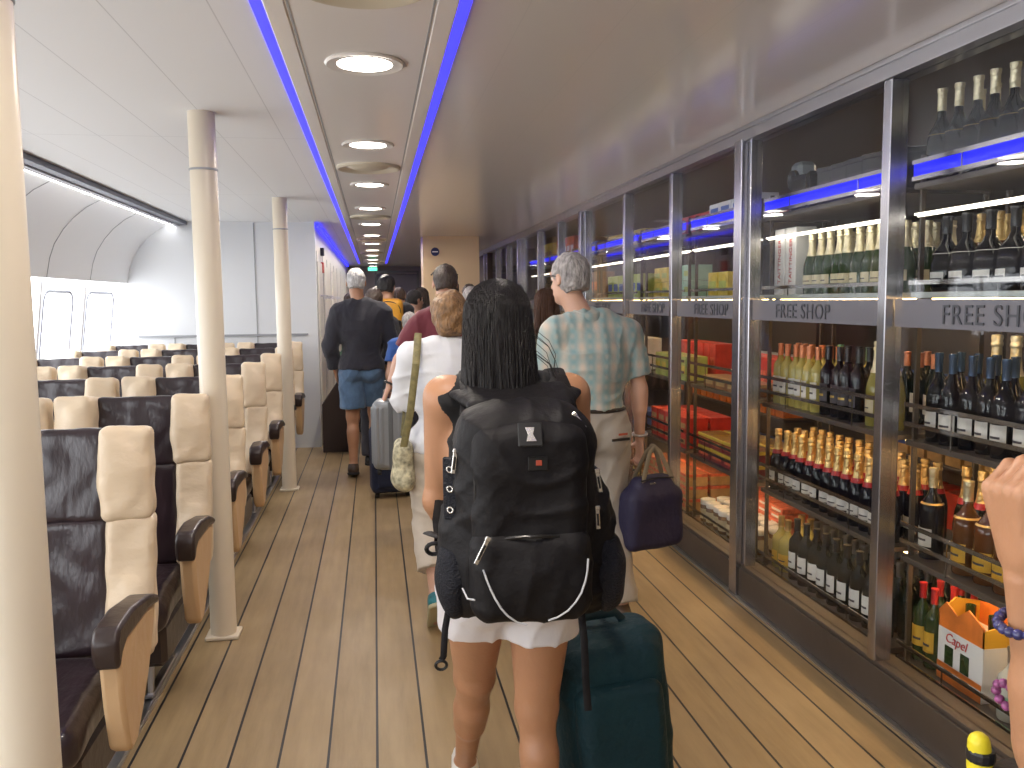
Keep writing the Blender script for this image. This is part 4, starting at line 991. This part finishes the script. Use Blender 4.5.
# --- her backpack (a thing of its own, worn on her back)
bp = empty('backpack', (WX + .002, WY - .225, .835), -.05, label='large black backpack with silver zip pulls worn by the long-haired woman', cat='backpack')
bp.scale = (.935, 1, .83)
it = [('add', 0, ('box', (0, 0, .285), (.165, .105, .275), .07)), ('add', .04, ('box', (0, -.03, .40), (.150, .105, .195), .085)),
      ('add', .04, ('box', (.0, .02, .14), (.200, .085, .14), .06)), ('add', .05, ('ell', (-.155, .03, .17), (.055, .07, .16))), ('add', .05, ('ell', (.165, .02, .19), (.065, .08, .20)))]
sdf_mesh(it, .0075, 'pack_body', M['pack'], bp, wob=.004, wobf=22, fold=.008)
it = [('add', 0, ('box', (.0, -.095, .325), (.135, .055, .225), .05)), ('add', .03, ('ell', (.0, -.11, .46), (.115, .04, .09)))]
fp = sdf_mesh(it, .0075, 'front_pocket', M['pack'], bp, wob=.0035, wobf=26, fold=.007)
it = [('add', 0, ('box', (.0, -.115, .150), (.142, .052, .125), .05)), ('add', .03, ('ell', (.0, -.135, .15), (.115, .045, .10)))]
lp = sdf_mesh(it, .007, 'lower_pocket', M['pack'], bp, wob=.003, wobf=30, fold=.006)
sdf_mesh([('add', 0, ('ell', (-.175, -.01, .11), (.045, .075, .12)), [((0, 0, .20), (0, 0, 1))])], .006, 'side_pocket', M['pack2'], bp, wob=.003, wobf=40)
sdf_mesh([('add', 0, ('ell', (.200, -.01, .115), (.050, .080, .125)), [((0, 0, .21), (0, 0, 1))])], .006, 'side_pocket', M['pack2'], bp, wob=.003, wobf=40)
def arcpts(cx, cz, rx, rz, y, a0, a1, n=18, bow=0.0): return [(cx + rx * math.cos(math.radians(a0 + (a1 - a0) * k / n)), y + bow * abs(math.cos(math.radians(a0 + (a1 - a0) * k / n))), cz + rz * math.sin(math.radians(a0 + (a1 - a0) * k / n))) for k in range(n + 1)]
MB().tube([(-.128, -.115, .20)] + arcpts(0, .43, .126, .105, -.138, 180, 0, bow=.018) + [(.128, -.115, .20)], .0045, 6).build('zipper', M['zip'], fp, smooth=True)
MB().tube([(-.155, -.06, .20)] + arcpts(0, .42, .148, .145, -.095, 180, 0, bow=.02) + [(.155, -.06, .20)], .0045, 6).build('zipper', M['zip'], bp, smooth=True)
MB().tube(arcpts(0, .185, .135, .080, -.168, 170, 10, bow=.035), .0045, 6).build('zipper', M['zip'], lp, smooth=True)
pts = [(-.115, -.166, .185), (-.108, -.172, .160), (-.100, -.177, .137), (-.090, -.181, .113), (-.078, -.184, .090), (-.062, -.184, .068), (-.042, -.181, .050), (-.018, -.176, .040)]
MB().tube(pts, .0024, 6).build('reflective_piping', M['reflect'], lp, smooth=True)
pts = [(.125, -.162, .200), (.122, -.168, .172), (.116, -.173, .145), (.106, -.178, .118), (.092, -.181, .095), (.074, -.182, .074), (.052, -.180, .058), (.03, -.176, .048)]
MB().tube(pts, .0024, 6).build('reflective_piping', M['reflect'], lp, smooth=True)
def pull(x, y, z, rot, parent, l=.045):
    g = MB().box((0, 0, -l / 2), (.011, .004, l), b=.0015).box((0, 0, .004), (.014, .008, .012), b=.002).build('zip_pull', M['pull'], parent); g.location = (x, y, z); g.rotation_euler = (0, rot, 0)
    MB().box((0, -.0026, -l / 2), (.005, .001, l * .6)).build('pull_slot', M['zip'], g)
pull(-.168, -.062, .465, .12, bp, .058); pull(.163, -.085, .405, -.15, bp, .055); pull(.163, -.085, .305, -.05, bp, .055); pull(-.105, -.172, .262, .42, bp, .066); pull(.108, -.10, .560, -.6, bp, .040)
em = MB().box((-.0, 0, 0), (.055, .006, .060), b=.002).build('emblem_patch', M['zip'], bp); em.location = (-.005, -.157, .525); em.rotation_euler = (-.25, 0, 0)
MB().prism([(-.012, .018), (.010, .018), (.006, .0), (.014, -.018), (-.010, -.018), (-.006, .0)], -.006, -.003, axis=1).build('silver_emblem', M['pull'], em, bevel=.001)
tb = MB().box((0, 0, 0), (.044, .004, .034), b=.001).build('tab_patch', M['zip'], bp); tb.location = (.012, -.156, .450)
MB().box((0.002, -.003, .002), (.014, .003, .014), b=.001).build('red_tab', M['redtab'], tb)
band('grab_handle', arcpts(0, .52, .075, .055, -.06, 200, -20, 14), .022, .007, M['pack'], bp, up=(0, 1, 0))
sdf_mesh([('add', 0, ('box', (0, .10, .585), (.135, .075, .020), .018, (.30, 0, 0))), ('add', .02, ('cap', (-.12, .10, .575), (-.150, .15, .590), .028, .024, ((0, 0, 1), .6))), ('add', .02, ('cap', (.12, .10, .575), (.150, .15, .590), .028, .024, ((0, 0, 1), .6)))], .006, 'yoke', M['pack'], bp)
for sx in (-1, 1):
    band('shoulder_strap', [(sx * .12, .07, .54), (sx * .115, .15, .610), (sx * .112, .235, .648), (sx * .115, .32, .620), (sx * .135, .365, .54), (sx * .15, .37, .42), (sx * .175, .31, .30), (sx * .195, .19, .20), (sx * .19, .08, .14)], .060, .014, M['pack'], bp, up=(0, -1, 0))
for z in (.415, .362, .305):
    o = torus_band('eyelet', (-.182, -.044, z), (-.55, -.8, 0), .0075, .0025, M['pull'], bp, 14)
MB().box((-.176, -.034, .36), (.05, .012, .17), rot=(0, 0, -.6), b=.004).build('side_panel', M['pack2'], bp)
band('hanging_strap', [(-.185, -.02, .05), (-.20, -.05, -.02), (-.205, -.06, -.09), (-.21, -.06, -.10)], .016, .003, M['pack'], bp, up=(0, 1, 0))
torus_band('strap_buckle', (-.211, -.06, -.115), (0, 1, .1), .013, .004, M['zip'], bp, 14)
band('hanging_strap', [(.125, -.08, .02), (.128, -.10, -.05), (.130, -.11, -.16), (.134, -.115, -.235)], .018, .003, M['pack'], bp, up=(0, 1, 0))
band('waist_strap', [(-.20, .05, .20), (-.225, .11, .19), (-.235, .14, .185)], .03, .01, M['pack'], bp)
torus_band('strap_buckle', (-.222, .03, .175), (0, 1, .3), .018, .006, M['zip'], bp, 14)
MB().tube([(-.135, -.162, .105), (-.15, -.14, .10), (-.16, -.12, .12)], .0025, 5).build('mesh_cord', M['reflect'], bp)

# --- teal soft suitcase she pulls
M['teal'] = mat('teal_fabric', (.004, .030, .040), .65, spec=.3, bump=.3, bscale=60, var=.2, vscale=4); M['teald'] = mat('dark_teal_trim', (.006, .03, .038), .5)
sc = empty('suitcase', (.655, 2.27, 0), .10, label='dark teal soft rolling suitcase beside the long-haired woman', cat='suitcase')
sc.rotation_euler = (-.10, -.05, .10)
sdf_mesh([('add', 0, ('box', (0, 0, .34), (.165, .105, .285), .055)), ('add', .02, ('box', (0, -.06, .34), (.150, .09, .265), .06))], .008, 'case_body', M['teal'], sc, wob=.003, wobf=18, fold=.005)
pk = sdf_mesh([('add', 0, ('box', (-.01, -.135, .30), (.125, .045, .205), .04))], .008, 'front_pocket', M['teal'], sc, wob=.003, wobf=20)
MB().tube([(-.125, -.14, .12)] + arcpts(-.01, .42, .115, .075, -.165, 180, 0, bow=.01) + [(.105, -.14, .12)], .004, 6).build('zipper', M['teald'], pk, smooth=True)
MB().tube([(-.158, -.02, .10), (-.158, -.02, .55), (-.12, -.02, .618), (.12, -.02, .618), (.160, -.02, .56), (.160, -.02, .10)], .006, 6).build('zipper', M['teald'], sc, smooth=True)
for sx in (-1, 1):
    MB().tube([(sx * .06 - .03, .06, .60), (sx * .06 - .09, .04, .80)], .008, 8).build('pull_rod', M['steel'], sc, smooth=True)
    w_ = MB().lathe([(0, -.016), (.024, -.016), (.028, -.010), (.028, .010), (.024, .016), (0, .016)], 16).build('wheel', M['rubber'], sc, smooth=True); w_.location = (sx * .125, .06, .035); w_.rotation_euler = (0, PI / 2, 0)
MB().tube([(-.165, .04, .80), (-.015, .04, .80)], .014, 10).build('pull_handle', M['black'], sc, smooth=True)
band('top_handle', [(-.07, 0, .625), (-.05, 0, .65), (.05, 0, .65), (.07, 0, .625)], .025, .008, M['teald'], sc, up=(0, 1, 0))

# --- elderly man in plaid shirt
def plaid():
    m = cloth('plaid_shirt', (.5, .5, .4), .75); nt = m.node_tree; p = nt.nodes['Principled BSDF']
    tc = N(nt, 'ShaderNodeTexCoord'); sp = N(nt, 'ShaderNodeSeparateXYZ'); nt.links.new(tc.outputs['Object'], sp.inputs[0])
    def st(o, per, off): return math_node(nt, 'POWER', math_node(nt, 'ABSOLUTE', math_node(nt, 'SINE', math_node(nt, 'MULTIPLY', math_node(nt, 'ADD', o, off), PI / per))), 2.0)
    a, b = st(sp.outputs[0], .075, .01), st(sp.outputs[2], .095, 0.0); a2, b2 = st(sp.outputs[0], .0375, .03), st(sp.outputs[2], .0475, .02)
    base = mixc(nt, math_node(nt, 'MULTIPLY', a, .85), (.52, .47, .40), (.15, .33, .37)); base = mixc(nt, math_node(nt, 'MULTIPLY', b, .55), base, (.22, .36, .38))
    base = mixc(nt, math_node(nt, 'MULTIPLY', math_node(nt, 'MULTIPLY', a2, b2), .4), base, (.62, .48, .36)); nt.links.new(base, p.inputs['Base Color']); return m
M['plaid'] = plaid(); M['greytrouser'] = cloth('grey_trousers', (.33, .30, .26)); M['belt'] = mat('dark_belt', (.03, .022, .018), .4)
om, J = person('grey-haired elderly man in a teal plaid shirt and grey trousers holding a navy bag', (1.015, 3.98, 0), .10, H=1.745, male=True, vox=.0075, skin='skin_fair',
    shL=(-.185, 0, 1.41), shR=(.185, 0, 1.395), elR=(.242, -.01, 1.12), wrR=(.262, .03, .87), elL=(-.20, .06, 1.12), wrL=(-.17, .22, .97), grip=(.6, 1.35), head=(-.095, .05, 1.645), neck=(-.03, .0, 1.475), hyaw=.45, hpitch=-.05,
    kneeL=(-.09, .10, .50), kneeR=(.09, .0, .50), ankL=(-.09, .10, .085), ankR=(.09, -.14, .10), belly=.02, sw=1.02)
shirt(om, J, M['plaid'], hem=1.035, sleeve=.80, name='plaid_shirt', belly=.02, vox=.008, wob=.005, sl_g=.02, g=.018)
sdf_mesh([('add', 0, ('cap', J['neck'] + V3(0, -.01, -.01), J['neck'] + V3(-.01, .0, .035), .074, .064), [(J['neck'] + V3(0, 0, .035), (0, -.3, 1)), (J['neck'] + V3(0, 0, -.015), (0, .3, -1))])], .006, 'collar', M['plaid'], om)
trousers(om, J, M['greytrouser'], top=1.05, end=.98, vox=.009, g=.018, thick=1.05)
pkt = MB().box((.085, -.165, .90), (.10, .004, .012), rot=(0, 0, .25)).build('back_pocket', M['belt'], om); MB().box((.095, -.168, .925), (.05, .004, .010), rot=(0, 0, .3)).build('pocket_label', M['redtab'], om)
torus_band('belt', (0, 0, 1.030), (0, 0, 1), .150, .013, M['belt'], om, 28).scale = (1.04, .80, 1)
shoes(om, J, mat('brown_shoe', (.06, .035, .02), .45), M['rubber'], vox=.008)
short_hair(om, J, M['hair_grey'], vol=.9, low=-.075, vox=.006)
R_, s_, P, E_ = head_frame(J)
for q in (-1, 1): MB().tube([P(q * .081, -.02, .012), P(q * .083, .03, .020), P(q * .068, .100, .018)], .0022 * 1, 6).build('spectacle_arm', M['black'], om)
for q in (-1, 1): 
    o = torus_band('spectacle_rim', P(q * .034, .108, .010), R_ @ V3(0, 1, 0), .021, .0018, M['black'], om, 18)
torus_band('wristwatch', J['wrR'] + V3(0, -.003, .02), J['wrR'] - J['elR'], .033, .007, M['steel'], om, 18)
nb = empty('tote_bag', (1.298, 3.93, .345), .35, label='navy blue soft bag with olive handles carried by the elderly man', cat='bag')
M['navy'] = mat('navy_fabric', (.014, .012, .045), .65, bump=.3, bscale=30); M['olive'] = mat('olive_webbing', (.20, .17, .12), .7)
sdf_mesh([('add', 0, ('box', (0, 0, .15), (.165, .07, .15), .05)), ('add', .05, ('box', (0, 0, .27), (.11, .05, .09), .04))], .007, 'bag_body', M['navy'], nb, wob=.004, wobf=20)
for sy in (-.035, .035): band('bag_handle', [(-.09, sy * 1.7, .26), (-.07, sy, .36), (-.02, sy * .4, .47), (.01, sy * .3, .50), (.04, sy * .4, .47), (.09, sy, .36), (.11, sy * 1.7, .26)], .026, .006, M['olive'], nb, up=(0, 1, 0))
MB().tube([(-.10, -.045, .345), (0, -.05, .355), (.10, -.045, .345)], .004, 6).build('zipper', M['black'], nb)
MB().box((-.03, -.052, .33), (.035, .004, .008), b=.001).build('zip_pull', M['pull'], nb)

# --- woman in the white blouse
M['blouse'] = cloth('white_blouse', (.74, .76, .80), .7, bscale=10); M['cream'] = cloth('cream_trousers', (.60, .54, .46))
bw, J = person('short brown-haired woman in a loose white blouse and cream cropped trousers', (.325, 4.13, 0), .06, H=1.60, male=False, vox=.0085, skin='skin_fair',
    shL=(-.160, 0, 1.295), shR=(.155, 0, 1.290), elL=(-.195, .07, 1.075), wrL=(-.12, .24, 1.04), elR=(.19, .08, 1.03), wrR=(.15, .26, 1.00), head=(.03, .02, 1.475), kneeL=(-.09, -.02, .46), kneeR=(.09, .16, .47), ankL=(-.085, -.20, .17), ankR=(.09, .10, .08), footL=.75, belly=.015)
shirt(bw, J, M['blouse'], male=False, hem=.905, sleeve=1.75, name='blouse', vox=.008, g=.024, sl_g=.020, flare=.02, wob=.006, belly=.02)
trousers(bw, J, M['cream'], male=False, top=1.0, end=.62, vox=.009, g=.02, hemg=.02, thick=1.05)
shoes(bw, J, mat('teal_sneaker', (.03, .20, .24), .5, var=.3, vscale=40), mat('yellow_sole', (.50, .47, .30), .6), vox=.006)
R_, s_, P, E_ = head_frame(J); hb = [('add', 0, ('ell', P(0, -.020, .032), V3(.100, .116, .112) * s_)), ('add', .03, ('ell', P(0, -.050, -.035), V3(.088, .080, .080) * s_)), ('sub', .015, ('ell', P(0, .12, -.05), V3(.064, .085, .115) * s_))]
sdf_mesh(hb, .006, 'hair', M['hair_brown'], bw, wob=.006, wobf=60)
fb_ = empty('shoulder_bag', (.115, 4.05, .665), 0, label='small floral cream shoulder bag on an olive strap beside the white blouse', cat='bag')
M['floral'] = mat('floral_fabric', (.50, .47, .32), .7, var=.6, vscale=38, bump=.3, bscale=30)
sdf_mesh([('add', 0, ('box', (0, 0, .12), (.046, .080, .115), .04)), ('add', .04, ('ell', (0, 0, .05), (.050, .085, .06)))], .007, 'bag_body', M['floral'], fb_, wob=.005, wobf=30)
band('bag_strap', [(0.0, -.07, .20), (.035, -.115, .38), (.065, -.125, .60), (.085, .01, .735), (.075, .10, .70), (.03, .14, .50), (.0, .08, .24)], .034, .006, mat('olive_strap', (.22, .19, .08), .6, var=.3, vscale=40), fb_, up=(0, -1, 0))

# --- man in the burgundy shirt with the grey suitcase
M['burg'] = cloth('burgundy_shirt', (.13, .018, .03)); M['darktrouser'] = cloth('dark_trousers', (.025, .028, .04)); M['khaki'] = cloth('khaki_trousers', (.28, .22, .15))
bm_, J = person('short-haired man in a burgundy shirt lifting a grey suitcase with his left hand', (.47, 5.75, 0), .05, H=1.78, male=True, vox=.010, skin='skin_fair', shL=(-.19, 0, 1.40), elL=(-.31, .02, 1.17), wrL=(-.385, .02, .99), grip=(1.3, .5), head=(.0, .02, 1.665))
shirt(bm_, J, M['burg'], hem=.87, sleeve=.72, name='t_shirt', vox=.010, sl_g=.022); trousers(bm_, J, M['darktrouser'], top=.95, end=1.0, vox=.011); shoes(bm_, J, M['black'], M['rubber'], vox=.010)
short_hair(bm_, J, M['hair_dbrown'], vol=.6, vox=.007); torus_band('wristwatch', J['wrL'] + V3(.005, 0, .02), J['wrL'] - J['elL'], .033, .007, M['black'], bm_, 16)
R_, s_, P, E_ = head_frame(J); MB().tube([P(-.09, .02, .06), P(-.06, .085, .085), P(.06, .085, .085), P(.09, .02, .06)], .005, 6).build('sunglasses', M['black'], bm_, smooth=True)
M['greycase'] = mat('grey_hard_shell', (.26, .28, .30), .32, .2); M['greytrim'] = mat('grey_case_trim', (.12, .13, .14), .4)
gc = empty('suitcase', (.098, 5.78, .43), -.12, label='grey ribbed hard-shell suitcase held up by the man in burgundy', cat='suitcase')
it = [('add', 0, ('box', (0, 0, .235), (.125, .10, .235), .045))] + [('add', .004, ('box', (x, -.098, .235), (.010, .008, .19), .005)) for x in (-.09, -.06, .06, .09)] + [('add', .004, ('box', (x, 0, .235), (.008, .075, .19), .005)) for x in (-.126, .126)]
sdf_mesh(it, .006, 'shell', M['greycase'], gc)
MB().box((0, -.104, .235), (.03, .008, .45), b=.003).build('zip_band', M['greytrim'], gc)
MB().tube([(-.055, 0, .46), (-.05, 0, .525), (.05, 0, .525), (.055, 0, .46)], .009, 8).build('carry_handle', M['greytrim'], gc, smooth=True)
for sx in (-1, 1):
    w_ = MB().lathe([(0, -.012), (.020, -.012), (.022, 0), (.020, .012), (0, .012)], 14).build('wheel', M['rubber'], gc, smooth=True); w_.location = (sx * .085, -.06, -.012); w_.rotation_euler = (0, PI / 2, 0)
bc = empty('suitcase', (.10, 6.85, 0), .1, label='dark blue soft suitcase standing on the floor under the grey one', cat='suitcase')
sdf_mesh([('add', 0, ('box', (0, 0, .30), (.165, .11, .26), .04)), ('add', .01, ('box', (0, -.10, .25), (.12, .03, .17), .025))], .009, 'case_body', mat('dark_blue_fabric', (.008, .016, .05), .6, bump=.3, bscale=50), bc)
for sx in (-1, 1):
    w_ = MB().lathe([(0, -.015), (.026, -.015), (.028, 0), (.026, .015), (0, .015)], 14).build('wheel', M['rubber'], bc, smooth=True); w_.location = (sx * .12, -.05, .028); w_.rotation_euler = (0, PI / 2, 0)
MB().tube([(-.06, 0, .56), (-.05, 0, .60), (.05, 0, .60), (.06, 0, .56)], .009, 8).build('carry_handle', M['black'], bc, smooth=True)

# --- man in the dark sweater and denim shorts
M['sweater'] = cloth('dark_navy_sweater', (.022, .022, .032), .9, bump=.6, bscale=20); M['denim'] = cloth('blue_denim', (.09, .17, .30), .8, var=.25, vscale=16)
gm, J = person('white-haired man in a dark navy sweater and blue denim shorts walking on the left', (-.125, 7.72, 0), 0, H=1.83, male=True, vox=.010, skin='skin_brown', kneeL=(-.09, .02, .52), ankL=(-.095, -.06, .11), footL=.15, kneeR=(.10, .16, .54), ankR=(.11, .20, .09), shL=(-.190, 0, 1.465), shR=(.190, 0, 1.465), elL=(-.265, -.02, 1.17), wrL=(-.235, .06, .96), elR=(.27, .04, 1.18), wrR=(.22, .2, 1.0), head=(-.03, .02, 1.715), legthick=1.05)
shirt(gm, J, M['sweater'], hem=.915, sleeve=1.93, name='sweater', vox=.010, g=.03, sl_g=.030, wob=.007, belly=.0); trousers(gm, J, M['denim'], top=.955, cut=.80, name='shorts', vox=.009, g=.016, hemg=.016, thick=1.05); shoes(gm, J, mat('dark_brown_shoe', (.04, .022, .015), .5), M['rubber'], vox=.008)
short_hair(gm, J, M['hair_white'], vol=.5, vox=.007, low=-.06)
# dark slanted luggage bin beside him
db = MB().prism([(-.56, 0), (-.22, 0), (-.22, .86), (-.28, .90), (-.56, .50)], 8.98, 9.30, axis=1)
tag(db.build('luggage_stand', mat('dark_brown_panel', (.045, .030, .028), .5), bevel=.006), 'dark brown slant-topped stand against the bulkhead end, left of the man in shorts', 'stand')

# --- the rest of the queue
def crowd(label, x, y, H, male, hair, top, col, sleeve=.6, rz=0., skin='skin_fair', hyaw=0., low=('dark_trousers', (.03, .03, .045)), longh=None, vol=.8, name='shirt', **kw):
    t, J = person(label, (x, y, 0), rz, H=H, male=male, skin=skin, vox=.013, hyaw=hyaw, **kw)
    mm = M.get(top) or cloth(top, col); M[top] = mm; shirt(t, J, mm, male=male, hem=.87, sleeve=sleeve, vox=.012, name=name)
    ml = M.get(low[0]) or cloth(*low); M[low[0]] = ml; trousers(t, J, ml, male=male, top=.95, end=.99, vox=.013); shoes(t, J, M['black'], M['rubber'], vox=.012)
    if longh: long_hair(t, J, M[hair], J['neck'][2] - longh, n=60, vox=.010, r=.005)
    else: short_hair(t, J, M[hair], vox=.009, vol=vol)
    return t, J
c1, J = crowd('dark-haired man in a black shirt wearing a yellow and black backpack', .13, 8.75, 1.80, True, 'hair_black', 'black_tee', (.02, .02, .024), hyaw=-.4, vol=1.1)
yb_ = empty('backpack', (.13, 8.585, 1.12), 0, label='yellow and black backpack on the dark-haired man ahead', cat='backpack')
sdf_mesh([('add', 0, ('box', (0, 0, .23), (.15, .07, .23), .06))], .010, 'pack_body', mat('yellow_nylon', (.70, .34, .03), .5, bump=.2), yb_)
sdf_mesh([('add', 0, ('box', (.01, -.06, .12), (.12, .035, .13), .03))], .010, 'front_pocket', M['black'], yb_); MB().tube([(-.13, -.03, .25)] + arcpts(0, .34, .12, .09, -.065, 180, 0) + [(.13, -.03, .25)], .005, 6).build('zipper', M['black'], yb_)
for q in (-.09, .09): band('shoulder_strap', [(q, .05, .44), (q, .12, .50), (q, .20, .46), (q, .24, .30), (q * 1.2, .18, .12), (q * 1.3, .06, .04)], .05, .012, M['black'], yb_, up=(1, 0, 0))
crowd('woman with dark tied hair and charcoal jacket just behind the man in the sweater', -.0, 8.25, 1.66, False, 'hair_dbrown', 'charcoal_top', (.03, .03, .035), sleeve=1.9, vol=1.3)
crowd('person in a bright blue shirt ahead of the grey suitcase', .30, 7.6, 1.44, False, 'hair_grey', 'blue_shirt', (.03, .10, .36), vol=1.2)
crowd('person in a black jacket turned to the right in the middle of the queue', .45, 9.65, 1.66, True, 'hair_black', 'black_jacket', (.016, .016, .018), sleeve=1.9, hyaw=-1.0)
crowd('woman in a pink top farther up the queue', .55, 10.3, 1.70, False, 'hair_dbrown', 'pink_top', (.62, .20, .26), sleeve=.6, longh=.02)
crowd('bearded man in a black cap-like haircut near the pink top', .78, 8.9, 1.76, True, 'hair_black', 'dark_green_shirt', (.03, .045, .035), vol=1.3)
crowd('grey-haired person to the right of the brown-haired woman in the queue', .86, 7.7, 1.66, True, 'hair_grey', 'light_blue_shirt', (.30, .38, .48), vol=1.1)
crowd('person with dark brown hair in a white shirt near the beige block', .33, 11.6, 1.72, True, 'hair_dbrown', 'plain_white_shirt', (.6, .6, .6))
crowd('woman with long chestnut hair beyond the elderly man', 1.22, 6.1, 1.62, False, 'hair_long', 'olive_top', (.16, .16, .09), longh=.12)
crowd('dark-haired person in a grey top beside the glass shop wall', 1.30, 7.9, 1.68, True, 'hair_black', 'grey_top', (.20, .20, .21))
crowd('black-haired person in a maroon top behind the long-haired woman', .98, 7.0, 1.64, False, 'hair_black', 'maroon_top', (.16, .03, .04), vol=1.2)
crowd('man with dark hair and a tan shirt close to the shop wall', 1.05, 9.6, 1.72, True, 'hair_dbrown', 'tan_shirt', (.40, .30, .18))
crowd('person in a navy top at the head of the queue, left side', -.05, 12.4, 1.70, True, 'hair_dbrown', 'navy_top', (.03, .04, .10))
crowd('person in a red top at the head of the queue', .22, 13.6, 1.68, False, 'hair_black', 'red_top', (.45, .04, .04), vol=1.2)
crowd('tall man in a grey top farthest up the queue', .05, 15.0, 1.80, True, 'hair_dbrown', 'mid_grey_top', (.14, .14, .15))
crowd('grey-haired man in a beige top waiting past the beige block', .45, 14.6, 1.74, True, 'hair_grey', 'beige_top', (.5, .42, .30))
crowd('woman with brown hair in a green top between the sweater man and the bulkhead', -.28, 10.4, 1.64, False, 'hair_dbrown', 'green_top', (.07, .16, .09), vol=1.2)

# --- person at the right edge: raised forearm with a bead bracelet
rp, J = person('person at the right edge raising a bare tan forearm with dark blue bead bracelet', (1.086, .52, 0), 0, H=1.68, male=False, vox=.0048, skin='skin_tan', shL=(-.17, 0, 1.37), elL=(-.275, .36, .985), wrL=(-.335, .36, 1.215), elR=(.22, .05, 1.05), wrR=(.20, .25, 1.15),
    hdir=((-.20, .10, 1), None), palmL=(1, -.12, 0), thumbL=(.1, -1, 0), grip=(1.7, .6), armthick=1.18, handscale=1.12)
shirt(rp, J, M['tank'], male=False, hem=.86, sleeve=.35, name='black_top', vox=.010); trousers(rp, J, M['khaki'], male=False, end=1., vox=.012); shoes(rp, J, M['black'], M['rubber'], vox=.010)
long_hair(rp, J, M['hair_dbrown'], 1.25, n=60, vox=.012)
torus_band('bead_bracelet', J['wrL'] + (J['elL'] - J['wrL']) * .22, J['wrL'] - J['elL'], .0375, .0068, mat('blue_stone_beads', (.03, .03, .12), .2, coat=.5, var=.5, vscale=90), rp, beads=22)
hb_ = empty('shoulder_bag', (.905, 1.02, .555), .15, label='black shoulder bag with a yellow tag at the bottom right corner', cat='bag')
sdf_mesh([('add', 0, ('box', (0, 0, .16), (.10, .07, .17), .05))], .006, 'bag_body', mat('black_bag_leather', (.012, .013, .022), .5, bump=.3), hb_, wob=.003, wobf=30)
band('bag_strap', [(0.0, 0, .31), (.02, -.04, .45), (.10, -.22, .68), (.16, -.40, .86)], .022, .006, M['black'], hb_, up=(1, 0, 0))
yt = sdf_mesh([('add', 0, ('cap', (-.062, .04, .325), (-.066, .04, .362), .018, .015))], .004, 'yellow_tag', mat('yellow_rubber', (.80, .68, .03), .4), hb_); MB().lathe([(.0185, .335), (.0195, .34), (.0195, .348), (.0185, .352)], 14, (-.062, .04, 0)).build('tag_ring', M['black'], yt)
torus_band('bead_charm', (-.03, .03, .43), (1, 0, .2), .018, .007, mat('pink_beads', (.30, .08, .22), .3, var=.8, vscale=90), hb_, beads=9)
for o in list(bpy.data.objects):
    if 'H' in o: del o['H']

# ------------------------------------------------------------------ light and camera
w = bpy.data.worlds.new('world'); S.world = w; w.use_nodes = True
bg = w.node_tree.nodes['Background']; bg.inputs[0].default_value = (.95, .97, 1, 1); bg.inputs[1].default_value = 5
po = bpy.data.lights.new('daylight_portal', 'AREA'); po.shape = 'RECTANGLE'; po.size = YB - YN; po.size_y = 1.2; po.cycles.is_portal = True
o = bpy.data.objects.new('daylight_portal', po); COL.objects.link(o); o.location = (-2.75, (YB + YN) / 2, 1.25); o.rotation_euler = (0, -PI / 2, 0)
o.rotation_euler = Matrix(((0, 0, -1), (1, 0, 0), (0, -1, 0))).to_euler()
for i in range(-2, 11):                        # the beam each downlight throws
    L = bpy.data.lights.new('downlight_beam', 'AREA'); L.shape = 'DISK'; L.size = .17; L.energy = 11; L.color = (1, .90, .76)
    o = bpy.data.objects.new('downlight_beam', L); COL.objects.link(o); o.location = (-.004, 3.09 + 1.555 * i, ZC - .062)
for x in (3.1, 4.9):
    for y in (2.4, 4.6, 6.8, 9.0, 11.2):
        L = bpy.data.lights.new('shop_downlight_beam', 'AREA'); L.shape = 'DISK'; L.size = .17; L.energy = 4; L.color = (1, .80, .58)
        o = bpy.data.objects.new('shop_downlight_beam', L); COL.objects.link(o); o.location = (x, y, ZC - .02)
cam = bpy.data.cameras.new('camera'); co = bpy.data.objects.new('camera', cam); COL.objects.link(co); S.camera = co
cam.sensor_width = 36; cam.lens = 859.4 / 1024 * 36; cam.clip_start = .02; cam.clip_end = 200
yaw, pitch, roll = .15713, .09712, -.010456
co.location = (0, 0, 1.55)
fw = Vector((math.sin(yaw) * math.cos(pitch), math.cos(yaw) * math.cos(pitch), -math.sin(pitch))); rt = Vector((math.cos(yaw), -math.sin(yaw), 0)); up = rt.cross(fw)
r2 = math.cos(roll) * rt + math.sin(roll) * up; u2 = -math.sin(roll) * rt + math.cos(roll) * up
co.rotation_euler = Matrix((r2, u2, -fw)).transposed().to_euler()
S.view_settings.view_transform = 'Standard'; S.view_settings.look = 'None'; S.view_settings.exposure = 0.2; S.view_settings.gamma = 1; S.view_settings.use_curve_mapping = False
